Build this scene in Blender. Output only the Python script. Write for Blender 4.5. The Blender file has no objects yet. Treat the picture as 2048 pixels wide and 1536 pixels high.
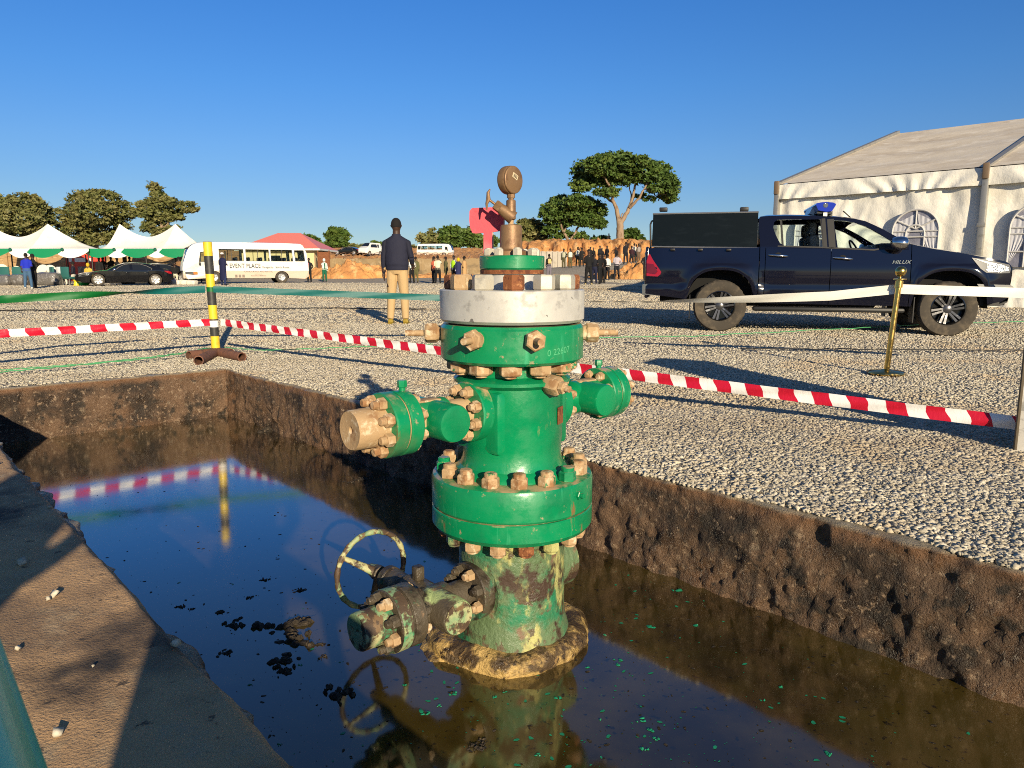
import bpy, bmesh, math, random
import numpy as np
from mathutils import Vector, Matrix, kdtree
rnd = random.Random(7)
NR = np.random.RandomState(11)
sc = bpy.context.scene
col = sc.collection
R = math.radians
# ------------------------------------------------------------------ camera
H, F, PITCH = 0.93, 1460.0, math.atan(223 / 1460)
cp, sp = math.cos(PITCH), math.sin(PITCH)
cd = bpy.data.cameras.new('camera'); cam = bpy.data.objects.new('camera', cd); col.objects.link(cam)
cam.location = (0, 0, H); cam.rotation_euler = (R(90) - PITCH, 0, 0)
cd.sensor_width = 36; cd.lens = 36 * F / 2048; cd.clip_end = 3000; cd.clip_start = 0.02
cd.dof.use_dof = True; cd.dof.focus_distance = 3.2; cd.dof.aperture_fstop = 16
sc.camera = cam

def ray(px, py):
    x, y = (px - 1024) / F, (768 - py) / F
    return Vector((x, y * sp + cp, y * cp - sp))
def dp(px, py, Y):                       # point seen at a pixel of the photo, at distance Y
    d = ray(px, py); t = Y / d.y
    return Vector((d.x * t, Y, H + d.z * t))
def gp(px, py, z=0.0):                   # point on a level plane
    d = ray(px, py); t = (z - H) / d.z
    return Vector((d.x * t, d.y * t, z))

# ------------------------------------------------------------------ numpy noise
def _h(ix, iy, iz, s):
    n = (ix * 374761393 + iy * 668265263 + iz * 2147483647 + s * 1274126177) & 0xffffffff
    n = ((n ^ (n >> 13)) * 1274126177) & 0xffffffff
    return ((n ^ (n >> 16)) & 0xffff) / 65535.0
def vnoise(P, s=0):
    P = np.asarray(P, float); i = np.floor(P).astype(np.int64); f = P - i; f = f * f * (3 - 2 * f)
    r = 0
    for dx in (0, 1):
        for dy in (0, 1):
            for dz in (0, 1):
                w = (f[:, 0] if dx else 1 - f[:, 0]) * (f[:, 1] if dy else 1 - f[:, 1]) * (f[:, 2] if dz else 1 - f[:, 2])
                r = r + w * _h(i[:, 0] + dx, i[:, 1] + dy, i[:, 2] + dz, s)
    return r
def fbm(P, s=0, o=4, g=.5):
    P = np.asarray(P, float); a, t, r = 1., 0., 0
    for k in range(o):
        r = r + a * vnoise(P * 2 ** k, s + k); t += a; a *= g
    return r / t - .5
def sst(a, b, x):
    t = np.clip((x - a) / (b - a), 0, 1); return t * t * (3 - 2 * t)

# ------------------------------------------------------------------ materials
def lin(h):
    h = h.lstrip('#'); r = []
    for k in (0, 2, 4):
        v = int(h[k:k + 2], 16) / 255; r.append(v / 12.92 if v <= .04045 else ((v + .055) / 1.055) ** 2.4)
    return tuple(r)
def C(c): return (*(lin(c) if isinstance(c, str) else c), 1)
def mat(name, base, rough=.5, metal=0, var=(), bump=(), rvar=None, coat=0, spec=.5, trans=0, emit=None, ior=1.45, dust=None, zband=None, alpha=1, sss=0):
    m = bpy.data.materials.new(name); m.use_nodes = True; nt = m.node_tree; N = nt.nodes; L = nt.links
    b = N['Principled BSDF']; b.inputs['Base Color'].default_value = C(base)
    b.inputs['Roughness'].default_value = rough; b.inputs['Metallic'].default_value = metal
    b.inputs['Specular IOR Level'].default_value = spec; b.inputs['IOR'].default_value = ior
    b.inputs['Coat Weight'].default_value = coat; b.inputs['Coat Roughness'].default_value = .04
    b.inputs['Transmission Weight'].default_value = trans; b.inputs['Alpha'].default_value = alpha
    if emit: b.inputs['Emission Color'].default_value = C(emit[0]); b.inputs['Emission Strength'].default_value = emit[1]
    geo = N.new('ShaderNodeNewGeometry'); pos = geo.outputs['Position']
    def noise(scale, detail=4, stretch=None, off=0):
        v = pos
        if stretch or off:
            q = N.new('ShaderNodeVectorMath'); q.operation = 'MULTIPLY_ADD'; L.new(v, q.inputs[0])
            q.inputs[1].default_value = stretch or (1, 1, 1); q.inputs[2].default_value = (off, off * 1.7, off * .6); v = q.outputs[0]
        n = N.new('ShaderNodeTexNoise'); n.inputs['Scale'].default_value = scale; n.inputs['Detail'].default_value = detail
        n.inputs['Roughness'].default_value = .62; L.new(v, n.inputs['Vector']); return n.outputs['Fac']
    def rng(v, lo, hi, a=0, b_=1):
        r = N.new('ShaderNodeMapRange'); r.interpolation_type = 'SMOOTHSTEP'; L.new(v, r.inputs[0])
        for k, x in enumerate((lo, hi, a, b_)): r.inputs[k + 1].default_value = x
        return r.outputs[0]
    def mix(f, a, c):
        x = N.new('ShaderNodeMix'); x.data_type = 'RGBA'; L.new(f, x.inputs[0])
        if a is None: x.inputs[6].default_value = C(base)
        else: L.new(a, x.inputs[6])
        x.inputs[7].default_value = C(c); return x.outputs[2]
    cur = None
    for k, v in enumerate(var):
        c2, s, lo, hi = v[:4]; det = v[4] if len(v) > 4 else 5; st = v[5] if len(v) > 5 else None
        cur = mix(rng(noise(s, det, st, 3.1 * k + .7), lo, hi), cur, c2)
    if zband:                                          # a tide mark: (colour, z0, z1, noise scale)
        sx = N.new('ShaderNodeSeparateXYZ'); L.new(pos, sx.inputs[0])
        for (c2, z0, z1, s, amp) in zband:
            a = N.new('ShaderNodeMath'); a.operation = 'MULTIPLY_ADD'; L.new(noise(s, 5, None, 9), a.inputs[0]); a.inputs[1].default_value = amp; L.new(sx.outputs[2], a.inputs[2])
            cur = mix(rng(a.outputs[0], z0 + amp * .5, z1 + amp * .5), cur, c2)
    if dust:                                           # dust lying on upward faces
        c2, s, lo, hi = dust; sx = N.new('ShaderNodeSeparateXYZ'); L.new(geo.outputs['Normal'], sx.inputs[0])
        a = N.new('ShaderNodeMath'); a.operation = 'MULTIPLY_ADD'; L.new(sx.outputs[2], a.inputs[0]); a.inputs[1].default_value = .45
        L.new(noise(s, 5, None, 5), a.inputs[2]); cur = mix(rng(a.outputs[0], lo, hi), cur, c2)
    if cur is not None: L.new(cur, b.inputs['Base Color'])
    if rvar: L.new(rng(noise(rvar[0], 5, None, 2), .35, .65, rvar[1], rvar[2]), b.inputs['Roughness'])
    nrm = None
    for k, v in enumerate(bump):
        s, st, d = v[:3]; kind = v[3] if len(v) > 3 else 'n'; stretch = v[4] if len(v) > 4 else None
        if kind == 'v':
            n = N.new('ShaderNodeTexVoronoi'); n.inputs['Scale'].default_value = s; L.new(pos, n.inputs['Vector']); o = n.outputs['Distance']
        else: o = noise(s, 6, stretch, k * 4.4)
        q = N.new('ShaderNodeBump'); q.inputs['Strength'].default_value = st; q.inputs['Distance'].default_value = d; L.new(o, q.inputs['Height'])
        if nrm: L.new(nrm, q.inputs['Normal'])
        nrm = q.outputs[0]
    if nrm: L.new(nrm, b.inputs['Normal'])
    return m

# ------------------------------------------------------------------ mesh builder
WM = {}
def wm(o): return WM.get(o.name, Matrix.Identity(4)) if o else Matrix.Identity(4)
class MB:
    def __init__(s): s.v = []; s.f = []; s.m = []; s.cm = 0; s.T = None
    def add(s, vs, fs, m=None):
        k = len(s.v); s.v.extend((s.T @ Vector(p)) if s.T else Vector(p) for p in vs)
        for f in fs: s.f.append(tuple(k + i for i in f)); s.m.append(s.cm if m is None else m)
        return s
    def box(s, c, d, rz=0, M=None, bev=0):
        x, y, z = d[0] / 2, d[1] / 2, d[2] / 2
        Q = M or (Matrix.Translation(c) @ Matrix.Rotation(rz, 4, 'Z'))
        if bev:
            b = min(bev, x * .9, y * .9, z * .9); vs = []; 
            bm = bmesh.new(); bmesh.ops.create_cube(bm, size=1)
            for q in bm.verts: q.co = Vector((q.co.x * 2 * x, q.co.y * 2 * y, q.co.z * 2 * z))
            bmesh.ops.bevel(bm, geom=bm.edges[:], offset=b, segments=2, affect='EDGES', profile=.5)
            bm.verts.index_update(); vs = [Q @ q.co for q in bm.verts]; fs = [[q.index for q in f.verts] for f in bm.faces]; bm.free()
            return s.add(vs, fs)
        vs = [Q @ Vector((a * x, b * y, c_ * z)) for a in (-1, 1) for b in (-1, 1) for c_ in (-1, 1)]
        return s.add(vs, [(0, 1, 3, 2), (4, 6, 7, 5), (0, 4, 5, 1), (2, 3, 7, 6), (0, 2, 6, 4), (1, 5, 7, 3)])
    def lathe(s, prof, o=(0, 0, 0), ax=(0, 0, 1), seg=48, sy=1, ph=0, jit=None, caps=True):   # prof: (radius, along-axis)
        o = Vector(o); a = Vector(ax).normalized(); u = a.orthogonal().normalized() if abs(a.z) < .99 else Vector((1, 0, 0))
        if abs(a.z) < .99: u = Vector((0, 0, 1)).cross(a).normalized()
        w = a.cross(u); vs = []; n = len(prof)
        for (r, h) in prof:
            for k in range(seg):
                t = 2 * math.pi * k / seg + ph; rr = max(r, 1e-5) * (jit(t, r, h) if jit else 1)
                vs.append(o + a * h + (u * math.cos(t) + w * math.sin(t) * sy) * rr)
        fs = [(i * seg + k, i * seg + (k + 1) % seg, (i + 1) * seg + (k + 1) % seg, (i + 1) * seg + k) for i in range(n - 1) for k in range(seg)]
        if caps and prof[0][0] > 1e-4: fs.append(tuple(range(seg - 1, -1, -1)))
        if caps and prof[-1][0] > 1e-4: fs.append(tuple((n - 1) * seg + k for k in range(seg)))
        return s.add(vs, fs)
    def cyl(s, p0, p1, r, r1=None, seg=16):
        p0, p1 = Vector(p0), Vector(p1); d = p1 - p0
        return s.lathe([(r, 0), (r if r1 is None else r1, d.length)], p0, d, seg)
    def hexnut(s, o, ax, r, h, ph=0):       # chamfered hexagon
        s.lathe([(r * .86, 0), (r, h * .12), (r, h * .85), (r * .86, h)], o, ax, 6, ph=ph); return s
    def tube(s, pts, rad, seg=8, closed=False, fl=1):
        pts = [Vector(p) for p in pts]; n = len(pts); rad = rad if hasattr(rad, '__len__') else [rad] * n; vs = []; u = None
        for i, p in enumerate(pts):
            d = (pts[(i + 1) % n] - pts[i - 1]) if closed else (pts[min(i + 1, n - 1)] - pts[max(i - 1, 0)])
            d.normalize()
            if u is None: u = d.orthogonal().normalized()
            u = (u - d * u.dot(d)).normalized(); w = d.cross(u)
            for k in range(seg):
                t = 2 * math.pi * k / seg; vs.append(p + (u * math.cos(t) + w * math.sin(t) * fl) * rad[i])
        m = n if closed else n - 1
        fs = [(i * seg + k, i * seg + (k + 1) % seg, ((i + 1) % n) * seg + (k + 1) % seg, ((i + 1) % n) * seg + k) for i in range(m) for k in range(seg)]
        if not closed: fs += [tuple(range(seg - 1, -1, -1)), tuple((n - 1) * seg + k for k in range(seg))]
        return s.add(vs, fs)
    def grid(s, fn, us, vs_, flip=False, mfn=None):
        nu, nv = len(us), len(vs_); P = [fn(u, v) for u in us for v in vs_]; k = len(s.v)
        for i in range(nu - 1):
            for j in range(nv - 1):
                f = (i * nv + j, (i + 1) * nv + j, (i + 1) * nv + j + 1, i * nv + j + 1)
                s.f.append(tuple(k + q for q in (f[::-1] if flip else f))); s.m.append(mfn(i, j) if mfn else s.cm)
        s.v.extend((s.T @ Vector(p)) if s.T else Vector(p) for p in P); return s
    def prism(s, poly, fn, t):              # polygon in 2-D, mapped by fn(a, b, depth), thickness t
        n = len(poly); vs = [fn(a, b, 0) for a, b in poly] + [fn(a, b, t) for a, b in poly]
        return s.add(vs, [tuple(range(n)), tuple(range(2 * n - 1, n - 1, -1))] + [(i, i + n, (i + 1) % n + n, (i + 1) % n) for i in range(n)])
    def build(s, name, mats, parent=None, smooth=35, world=True, fix=True):
        me = bpy.data.meshes.new(name); T = wm(parent).inverted() if (parent and world) else Matrix.Identity(4)
        me.from_pydata([tuple(T @ Vector(p)) for p in s.v], [], s.f)
        mats = mats if isinstance(mats, (list, tuple)) else [mats]
        for m in mats: me.materials.append(m)
        if len(mats) > 1: me.polygons.foreach_set('material_index', s.m)
        if fix:
            bm = bmesh.new(); bm.from_mesh(me); bmesh.ops.recalc_face_normals(bm, faces=bm.faces[:]); bm.to_mesh(me); bm.free()
        if smooth:
            me.polygons.foreach_set('use_smooth', [True] * len(me.polygons)); me.set_sharp_from_angle(angle=R(smooth))
        me.update()
        o = bpy.data.objects.new(name, me); col.objects.link(o)
        if parent: o.parent = parent; WM[o.name] = wm(parent)
        return o
def npmesh(name, V, Fq, m, parent=None, smooth=False):     # quads or tris from arrays
    me = bpy.data.meshes.new(name); nv, nf, k = len(V), len(Fq), Fq.shape[1]
    me.vertices.add(nv); me.vertices.foreach_set('co', np.ascontiguousarray(V, np.float32).ravel())
    me.loops.add(nf * k); me.loops.foreach_set('vertex_index', np.ascontiguousarray(Fq, np.int32).ravel())
    me.polygons.add(nf); me.polygons.foreach_set('loop_start', np.arange(0, nf * k, k, dtype=np.int32)); me.polygons.foreach_set('loop_total', np.full(nf, k, np.int32))
    if smooth: me.polygons.foreach_set('use_smooth', np.ones(nf, bool))
    for q in (m if isinstance(m, (list, tuple)) else [m]): me.materials.append(q)
    me.update(calc_edges=True); me.validate()
    o = bpy.data.objects.new(name, me); col.objects.link(o)
    if parent: o.parent = parent; WM[o.name] = wm(parent)
    return o
def tag(o, label=None, cat=None, group=None, kind=None):
    for k, v in (('label', label), ('category', cat), ('group', group), ('kind', kind)):
        if v: o[k] = v
    return o
def thing(name, label, cat, loc=(0, 0, 0), rz=0, group=None):
    o = bpy.data.objects.new(name, None); col.objects.link(o); o.location = loc; o.rotation_euler = (0, 0, rz); o.empty_display_size = .1
    WM[o.name] = Matrix.Translation(loc) @ Matrix.Rotation(rz, 4, 'Z'); return tag(o, label, cat, group)
def kids(o): return [c for c in bpy.data.objects if c.parent == o]
def copy_tree(o, loc, rz=0, label=None, group=None):
    def cp_(q, par):
        c = q.copy(); col.objects.link(c); c.parent = par
        for ch in kids(q): cp_(ch, c)
        return c
    c = cp_(o, None); c.location = loc; c.rotation_euler = (0, 0, rz)
    if label: c['label'] = label
    if group: c['group'] = group
    return c
def text_mesh(txt, size, ext=.001, font=None):
    cu = bpy.data.curves.new('t', 'FONT'); cu.body = txt; cu.size = size; cu.extrude = ext; cu.align_x = 'CENTER'; cu.align_y = 'CENTER'; cu.resolution_u = 3
    o = bpy.data.objects.new('t', cu); col.objects.link(o); dg = bpy.context.evaluated_depsgraph_get()
    me = bpy.data.meshes.new_from_object(o.evaluated_get(dg)); vs = [v.co.copy() for v in me.vertices]; fs = [tuple(p.vertices) for p in me.polygons]
    bpy.data.objects.remove(o); bpy.data.curves.remove(cu); bpy.data.meshes.remove(me); return vs, fs
def add_text(mb, txt, size, fn, m=None, ext=.001, sx=1):
    vs, fs = text_mesh(txt, size, ext); mb.add([fn(v.x * sx, v.y, v.z) for v in vs], fs, m); return mb

# ------------------------------------------------------------------ light
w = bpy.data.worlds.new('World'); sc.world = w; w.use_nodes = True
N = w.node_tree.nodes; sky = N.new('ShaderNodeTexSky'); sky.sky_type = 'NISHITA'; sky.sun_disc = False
SUN_EL, SUN_AZ = R(16.7), R(161.5)      # azimuth clockwise from +Y
sky.sun_elevation = SUN_EL; sky.sun_rotation = SUN_AZ
sky.air_density = .9; sky.dust_density = .12; sky.ozone_density = 5.0; sky.altitude = 300
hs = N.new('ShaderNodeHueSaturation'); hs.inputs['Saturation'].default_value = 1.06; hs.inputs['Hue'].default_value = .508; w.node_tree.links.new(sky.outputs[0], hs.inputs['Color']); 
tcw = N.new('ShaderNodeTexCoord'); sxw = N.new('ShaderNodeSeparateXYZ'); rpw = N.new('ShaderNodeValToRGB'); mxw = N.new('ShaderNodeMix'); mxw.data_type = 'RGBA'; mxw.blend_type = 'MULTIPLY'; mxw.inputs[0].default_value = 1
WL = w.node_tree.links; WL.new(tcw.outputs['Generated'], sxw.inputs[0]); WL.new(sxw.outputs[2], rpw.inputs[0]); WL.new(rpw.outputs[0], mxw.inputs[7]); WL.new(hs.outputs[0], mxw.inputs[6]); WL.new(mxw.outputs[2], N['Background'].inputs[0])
cr_ = rpw.color_ramp.elements                     # tint by height: dims horizon band; unseen upper sky warmed to neutralise shadow fill
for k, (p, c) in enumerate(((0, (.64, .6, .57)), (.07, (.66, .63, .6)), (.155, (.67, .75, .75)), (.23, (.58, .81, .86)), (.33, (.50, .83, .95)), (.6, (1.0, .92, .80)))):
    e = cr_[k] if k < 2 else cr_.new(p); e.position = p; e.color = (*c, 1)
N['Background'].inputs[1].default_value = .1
sd = bpy.data.lights.new('sun', 'SUN'); sun = bpy.data.objects.new('sun', sd); col.objects.link(sun)
sd.energy = 5.0; sd.angle = R(.5); sd.color = (1, .84, .59)
S_DIR = Vector((math.sin(SUN_AZ) * math.cos(SUN_EL), math.cos(SUN_AZ) * math.cos(SUN_EL), math.sin(SUN_EL)))
sun.rotation_euler = S_DIR.to_track_quat('Z', 'Y').to_euler(); sun.location = (6, -10, 8)
sc.view_settings.view_transform = 'Standard'; sc.view_settings.look = 'None'; sc.view_settings.exposure = .55
sc.cycles.use_denoising = False; sc.cycles.filter_width = 1.0; sc.cycles.sample_clamp_indirect = 4; sc.cycles.max_bounces = 8; sc.cycles.transparent_max_bounces = 12

# ------------------------------------------------------------------ terrain
NX, TX = Vector((.741, .671, 0)), Vector((-.671, .741, 0))      # across / along the cellar
def nt2w(n, t, z=0): return NX * n + TX * t + Vector((0, 0, z))
PN0, PN1, PT0, PT1 = .535, 2.66, -1.0, 7.10
CTRL = [(px, py, D) for px, py, D in (
    (797, 648, 12.7), (1437, 663, 11.0), (1890, 671, 10.3), (60, 578, 36.5), (250, 571, 42), (0, 572, 40), (410, 568, 46), (560, 566, 47), (618, 565, 53), (650, 563.5, 56),
    (875, 568, 46), (1180, 570, 38.5), (1200, 569.5, 42), (1215, 560, 51), (1232, 559, 49), (1098, 557, 53), (1130, 538, 66), (1155, 533, 68), (1250, 528, 62), (1270, 524, 72),
    (1330, 520, 75), (1500, 540, 60), (760, 556, 66), (640, 557, 66), (920, 556, 66), (300, 562, 57), (50, 562, 57), (-150, 566, 48), (-100, 556, 66), (1600, 600, 24), (2000, 610, 18.5))]
CP = np.array([tuple(dp(*c)) for c in CTRL])
def tz_arr(x, y):
    x = np.asarray(x, float); y = np.asarray(y, float)
    base = np.clip(.0072 * (y - 6), 0, .5)
    num = np.zeros_like(x) + .03 * base; den = np.zeros_like(x) + .03
    d2 = (x[..., None] - CP[:, 0]) ** 2 + ((y[..., None] - CP[:, 1])) ** 2 + 1.
    wgt = 1 / d2 ** 1.6
    z = ((wgt * CP[:, 2]).sum(-1) + 1e-4 * base) / (wgt.sum(-1) + 1e-4)
    k = sst(7, 11, y) * (1 - sst(90, 130, y)); return z * k + (1 - sst(90, 130, y) * 0) * 0 + sst(90, 130, y) * .8
def tz(x, y): return float(tz_arr(np.array([x]), np.array([y]))[0])
def on(px, D, py=560):                  # a point on the terrain under a pixel column
    p = dp(px, py, D); p.z = tz(p.x, p.y); return p
# ================================================================== ground, cellar, water
m_ground = mat('crushed stone bed', (.36, .31, .22), .9, var=[((.2, .16, .11), 38, .42, .62, 3), ((.58, .52, .41), 21, .5, .68, 3), ((.27, .22, .16), .5, .5, .75, 4), ((.2, .17, .13), .9, .6, .7, 3, (.25, 1, 1))],
               bump=[(60, .5, .012), (140, .5, .006)])
m_stone = mat('crushed stone', (.44, .395, .305), .85, var=[((.56, .51, .41), 22, .5, .62, 1), ((.31, .27, .2), 31, .52, .66, 1), ((.46, .37, .25), 1.1, .5, .7, 3), ((.3, .245, .17), .3, .54, .7, 4, (.3, 1, 1))], bump=[(120, .35, .004)])
m_wall = mat('oil stained cellar wall', (.15, .09, .052), .55, var=[((.04, .027, .018), 3.2, .44, .62, 6), ((.3, .21, .135), 34, .56, .66, 5), ((.17, .09, .045), 2.1, .53, .7, 7), ((.035, .026, .018), 9, .53, .64, 6), ((.2, .15, .1), 17, .6, .74, 4), ((.05, .06, .02), 1.3, .66, .74, 6)],
             bump=[(60, 1, .02), (170, 1, .01)], rvar=(9, .25, .7), zband=[((.19, .1, .05), -.075, -.015, 5, .11), ((.34, .29, .2), -.018, .004, 9, .02)])
m_apron = mat('dirty concrete apron', (.52, .325, .165), .85, var=[((.3, .19, .105), 2.2, .42, .62, 6), ((.44, .31, .18), 9, .52, .7, 5), ((.1, .07, .045), 26, .62, .72, 3), ((.045, .035, .028), .9, .58, .68, 5)], bump=[(40, .6, .01), (140, 1, .008)])
m_bed = mat('mud bed', (.05, .035, .01), .9)
# ground sheet, a grid in the cellar's own directions with the cellar cut out of it
def steps(a, b, n, p): return [a + (b - a) * (k / n) ** p for k in range(1, n + 1)]
g0, g1 = .10, .10
ns = sorted(set([-x for x in steps(0, 520, 34, 3)] + [PN0 - .6, PN0 - .06] + list(np.linspace(PN0, PN1, 7)[1:-1]) + [PN1 + g1] + [PN1 + g1 + x for x in steps(0, 520, 70, 2.6)]))
ts = sorted(set([PT0 - g0 - x for x in steps(0, 520, 30, 3)] + [PT0 - g0] + list(np.linspace(PT0, PT1, 12)) + [PT1 + g1] + [PT1 + g1 + x for x in steps(0, 900, 110, 2.4)]))
V = []; F_ = []
NA, TA = np.meshgrid(ns, ts, indexing='ij'); XA = NX.x * NA + TX.x * TA; YA = NX.y * NA + TX.y * TA
ZA = tz_arr(XA, YA)
V = np.stack([XA, YA, ZA], -1).reshape(-1, 3); nt_ = len(ts)
for i in range(len(ns) - 1):
    for j in range(nt_ - 1):
        cn, ct = (ns[i] + ns[i + 1]) / 2, (ts[j] + ts[j + 1]) / 2
        if PN0 - .06 < cn < PN1 + g1 and PT0 - g0 < ct < PT1 + g1: continue
        F_.append((i * nt_ + j, (i + 1) * nt_ + j, (i + 1) * nt_ + j + 1, i * nt_ + j + 1))
tag(npmesh('gravel_ground', V, np.array(F_), m_ground, smooth=True), kind='structure')

corner = gp(450, 738); ZW = dp(455, 829, corner.y).z                  # water level
# cellar walls: each wall a displaced grid with a lip on top
pit = thing('cellar_wall', 'oil stained brown concrete wall lining the flooded rectangular cellar', 'pit wall', (nt2w(1.6, 3, -1.1)))
def wall_face(a, b, out, amp, res, name, lipw):
    a, b = Vector(a), Vector(b); L = (b - a).length; n = int(L / res); d = (b - a) / n; out = Vector(out)
    prof = [(lipw, -.04), (lipw - .01, -.004), (lipw * .5, -.001), (.012, -.002), (0, -.010)] + [(0, -z) for z in np.linspace(.02, 1.1, int(1.0 / res * .62))]
    P = []
    for i in range(n + 1):
        for (o, z) in prof: P.append(tuple(a + d * i + out * o + Vector((0, 0, z))))
    P = np.array(P)
    q = (fbm(P * 2.6, 3, 3) * 1.3 + fbm(P * 13, 8, 5) * 1.9 * (1.3 - .5 * sst(-.35, -.05, P[:, 2]))) * amp; pk = fbm(P * np.array([6, 6, 7]), 61, 3); q += np.clip(pk - .17, 0, .2) * amp * 2.2 + fbm(P * 42, 71, 3) * .016 * (1.2 - .7 * sst(-.3, -.04, P[:, 2]))
    und = np.abs(fbm(P * np.array([5, 5, 9]), 21, 4)); q += np.where(und < .05, (und - .05) * 1.0, 0) * amp * 3
    o_ = np.tile(np.array([0 if k < 2 else 1 for k in range(len(prof))]), n + 1); zz = P[:, 2]
    q = q * o_ + np.where(zz > -.03, fbm(P * 14, 5, 4) * .05, 0) * o_
    P[:, 0] += out.x * q; P[:, 1] += out.y * q; P[:, 2] += fbm(P * 9, 4, 3) * .012 * o_ * (zz > -.1)
    m = len(prof); F2 = [(i * m + j, (i + 1) * m + j, (i + 1) * m + j + 1, i * m + j + 1) for i in range(n) for j in range(m - 1)]
    return npmesh(name, P - np.array(tuple(pit.location)), np.array(F2), m_wall, pit, True)
wall_face(nt2w(PN1, PT0 - .05), nt2w(PN1, PT1 + .02), NX, .03, .012, 'side_wall', .13)
wall_face(nt2w(PN1 + .02, PT1), nt2w(PN0 - 1.2, PT1), TX, .035, .025, 'end_wall', .13)
wall_face(nt2w(PN0, PT1 + .02), nt2w(PN0, PT0 - .05), -NX, .05, .03, 'side_wall', .1)
wall_face(nt2w(PN0 - .1, PT0), nt2w(PN1 + .1, PT0), -TX, .03, .05, 'end_wall', .12)
# concrete apron on the near side, with a broken edge
us = np.concatenate([np.linspace(-2.6, -.4, 30), np.linspace(-.38, .0, 34)]); vs_ = np.linspace(PT0 - 1.5, PT1 - .02, 300)
UU, VV = np.meshgrid(us, vs_, indexing='ij'); P = np.stack([UU, VV, UU * 0], -1).reshape(-1, 3)
ed = fbm(np.stack([P[:, 1] * 2.2, P[:, 1] * 0, P[:, 1] * 0], -1), 3, 5) * .05 + fbm(P * 30, 6, 3) * .008
nn = PN0 + .02 + P[:, 0] + ed * np.clip(1 + P[:, 0] / .3, 0, 1)
zz = .022 + fbm(P * 5, 2, 4) * .012 + fbm(P * 26, 12, 3) * .008 - .05 * sst(-.05, .0, P[:, 0]) - .035 * sst(-.014, 0, P[:, 0])
W = np.stack([NX.x * nn + TX.x * P[:, 1], NX.y * nn + TX.y * P[:, 1], zz], -1); nv = len(vs_)
F2 = [(i * nv + j, (i + 1) * nv + j, (i + 1) * nv + j + 1, i * nv + j + 1) for i in range(len(us) - 1) for j in range(nv - 1)]
# skirt so the edge has a face
k0 = len(W); last = W[(len(us) - 1) * nv:].copy(); last[:, 2] -= .5; last[:, 0] -= NX.x * .05; last[:, 1] -= NX.y * .05; W = np.vstack([W, last])
F2 += [((len(us) - 1) * nv + j, k0 + j, k0 + j + 1, (len(us) - 1) * nv + j + 1) for j in range(nv - 1)]
tag(npmesh('concrete_apron', W, np.array(F2), m_apron, smooth=True), kind='structure')
# bed and water
b = MB(); b.add([nt2w(PN0 - .2, PT0 - .2, -1.05), nt2w(PN1 + .2, PT0 - .2, -1.05), nt2w(PN1 + .2, PT1 + .2, -1.05), nt2w(PN0 - .2, PT1 + .2, -1.05)], [(0, 1, 2, 3)])
tag(b.build('cellar_floor', m_bed), kind='structure')
m_water = mat('oily water', (.062, .043, .009), .035, var=[((.02, .013, .003), 1.1, .4, .62, 5), ((.1, .07, .018), 2.6, .6, .76, 6), ((.15, .11, .05), 5, .7, .8, 5), ((.012, .009, .005), 30, .62, .68, 4, (1, 1, 1))], bump=[(5, .03, .01), (38, .02, .003)], spec=.5, ior=1.62, coat=1, rvar=(14, .04, .1))
b = MB(); b.add([nt2w(PN0 - .15, PT0 - .15, ZW), nt2w(PN1 + .15, PT0 - .15, ZW), nt2w(PN1 + .15, PT1 + .15, ZW), nt2w(PN0 - .15, PT1 + .15, ZW)], [(0, 1, 2, 3)])
m_water.node_tree.nodes['Principled BSDF'].inputs['Coat Roughness'].default_value = .085
tag(b.build('water', m_water), kind='structure')

# loose stones: broken cubes, thick near the cellar and thinner away from it
def stones(n, s):
    base = np.array([[-1, -1, -1], [1, -1, -1], [1, 1, -1], [-1, 1, -1], [-1, -1, 1], [1, -1, 1], [1, 1, 1], [-1, 1, 1]], float) * .5
    P = base[None] + NR.uniform(-.27, .27, (n, 8, 3))
    P *= (s * NR.uniform(.55, 1.25, (n, 1)))[:, None, :] * NR.uniform(.6, 1.2, (n, 1, 3))
    a = NR.normal(size=(n, 4)); a /= np.linalg.norm(a, axis=1)[:, None]; w_, x, y, z = a.T
    Rm = np.stack([1 - 2 * (y * y + z * z), 2 * (x * y - z * w_), 2 * (x * z + y * w_), 2 * (x * y + z * w_), 1 - 2 * (x * x + z * z), 2 * (y * z - x * w_), 2 * (x * z - y * w_), 2 * (y * z + x * w_), 1 - 2 * (x * x + y * y)], -1).reshape(n, 3, 3)
    return np.einsum('nij,nkj->nki', Rm, P)
XY = []; SZ = []; BP = gp(1370, 932)
def scatter(n, x0, x1, y0, y1, size, pred):
    x = NR.uniform(x0, x1, n * 3); y = NR.uniform(y0, y1, n * 3); k = pred(x, y); x, y = x[k][:n], y[k][:n]
    XY.append(np.stack([x, y], -1)); SZ.append(np.full((len(x), 1), size))
def inview(x, y): return (np.abs(x) < .74 * y + 1.7)
def outside(x, y):
    n = NX.x * x + NX.y * y; t = TX.x * x + TX.y * y
    e = fbm(np.stack([n * 3, t * 3, n * 0], -1), 31, 3) * .14
    bare = (((x - BP.x) * .82 + (y - BP.y) * -.57) / .42) ** 2 + (((x - BP.x) * .57 + (y - BP.y) * .82) / .15) ** 2 < 1 + e * 5
    return ~(bare & (NR.uniform(size=len(x)) > .45)) & ((n > PN1 + np.maximum(.006, .02 + e)) | (t > PT1 + np.maximum(.006, .06 + e))) & ((n > PN0 - .2) | (t > PT1 + .06 + e))
scatter(92000, 0, 5.6, .3, 5.0, .016, lambda x, y: inview(x, y) & outside(x, y))
scatter(84000, -6.5, 7.6, 4.6, 8.2, .017, lambda x, y: inview(x, y) & outside(x, y))
scatter(70000, -11, 11, 8, 13, .020, lambda x, y: inview(x, y))
scatter(50000, -17, 17, 13, 22, .029, lambda x, y: inview(x, y))
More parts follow.
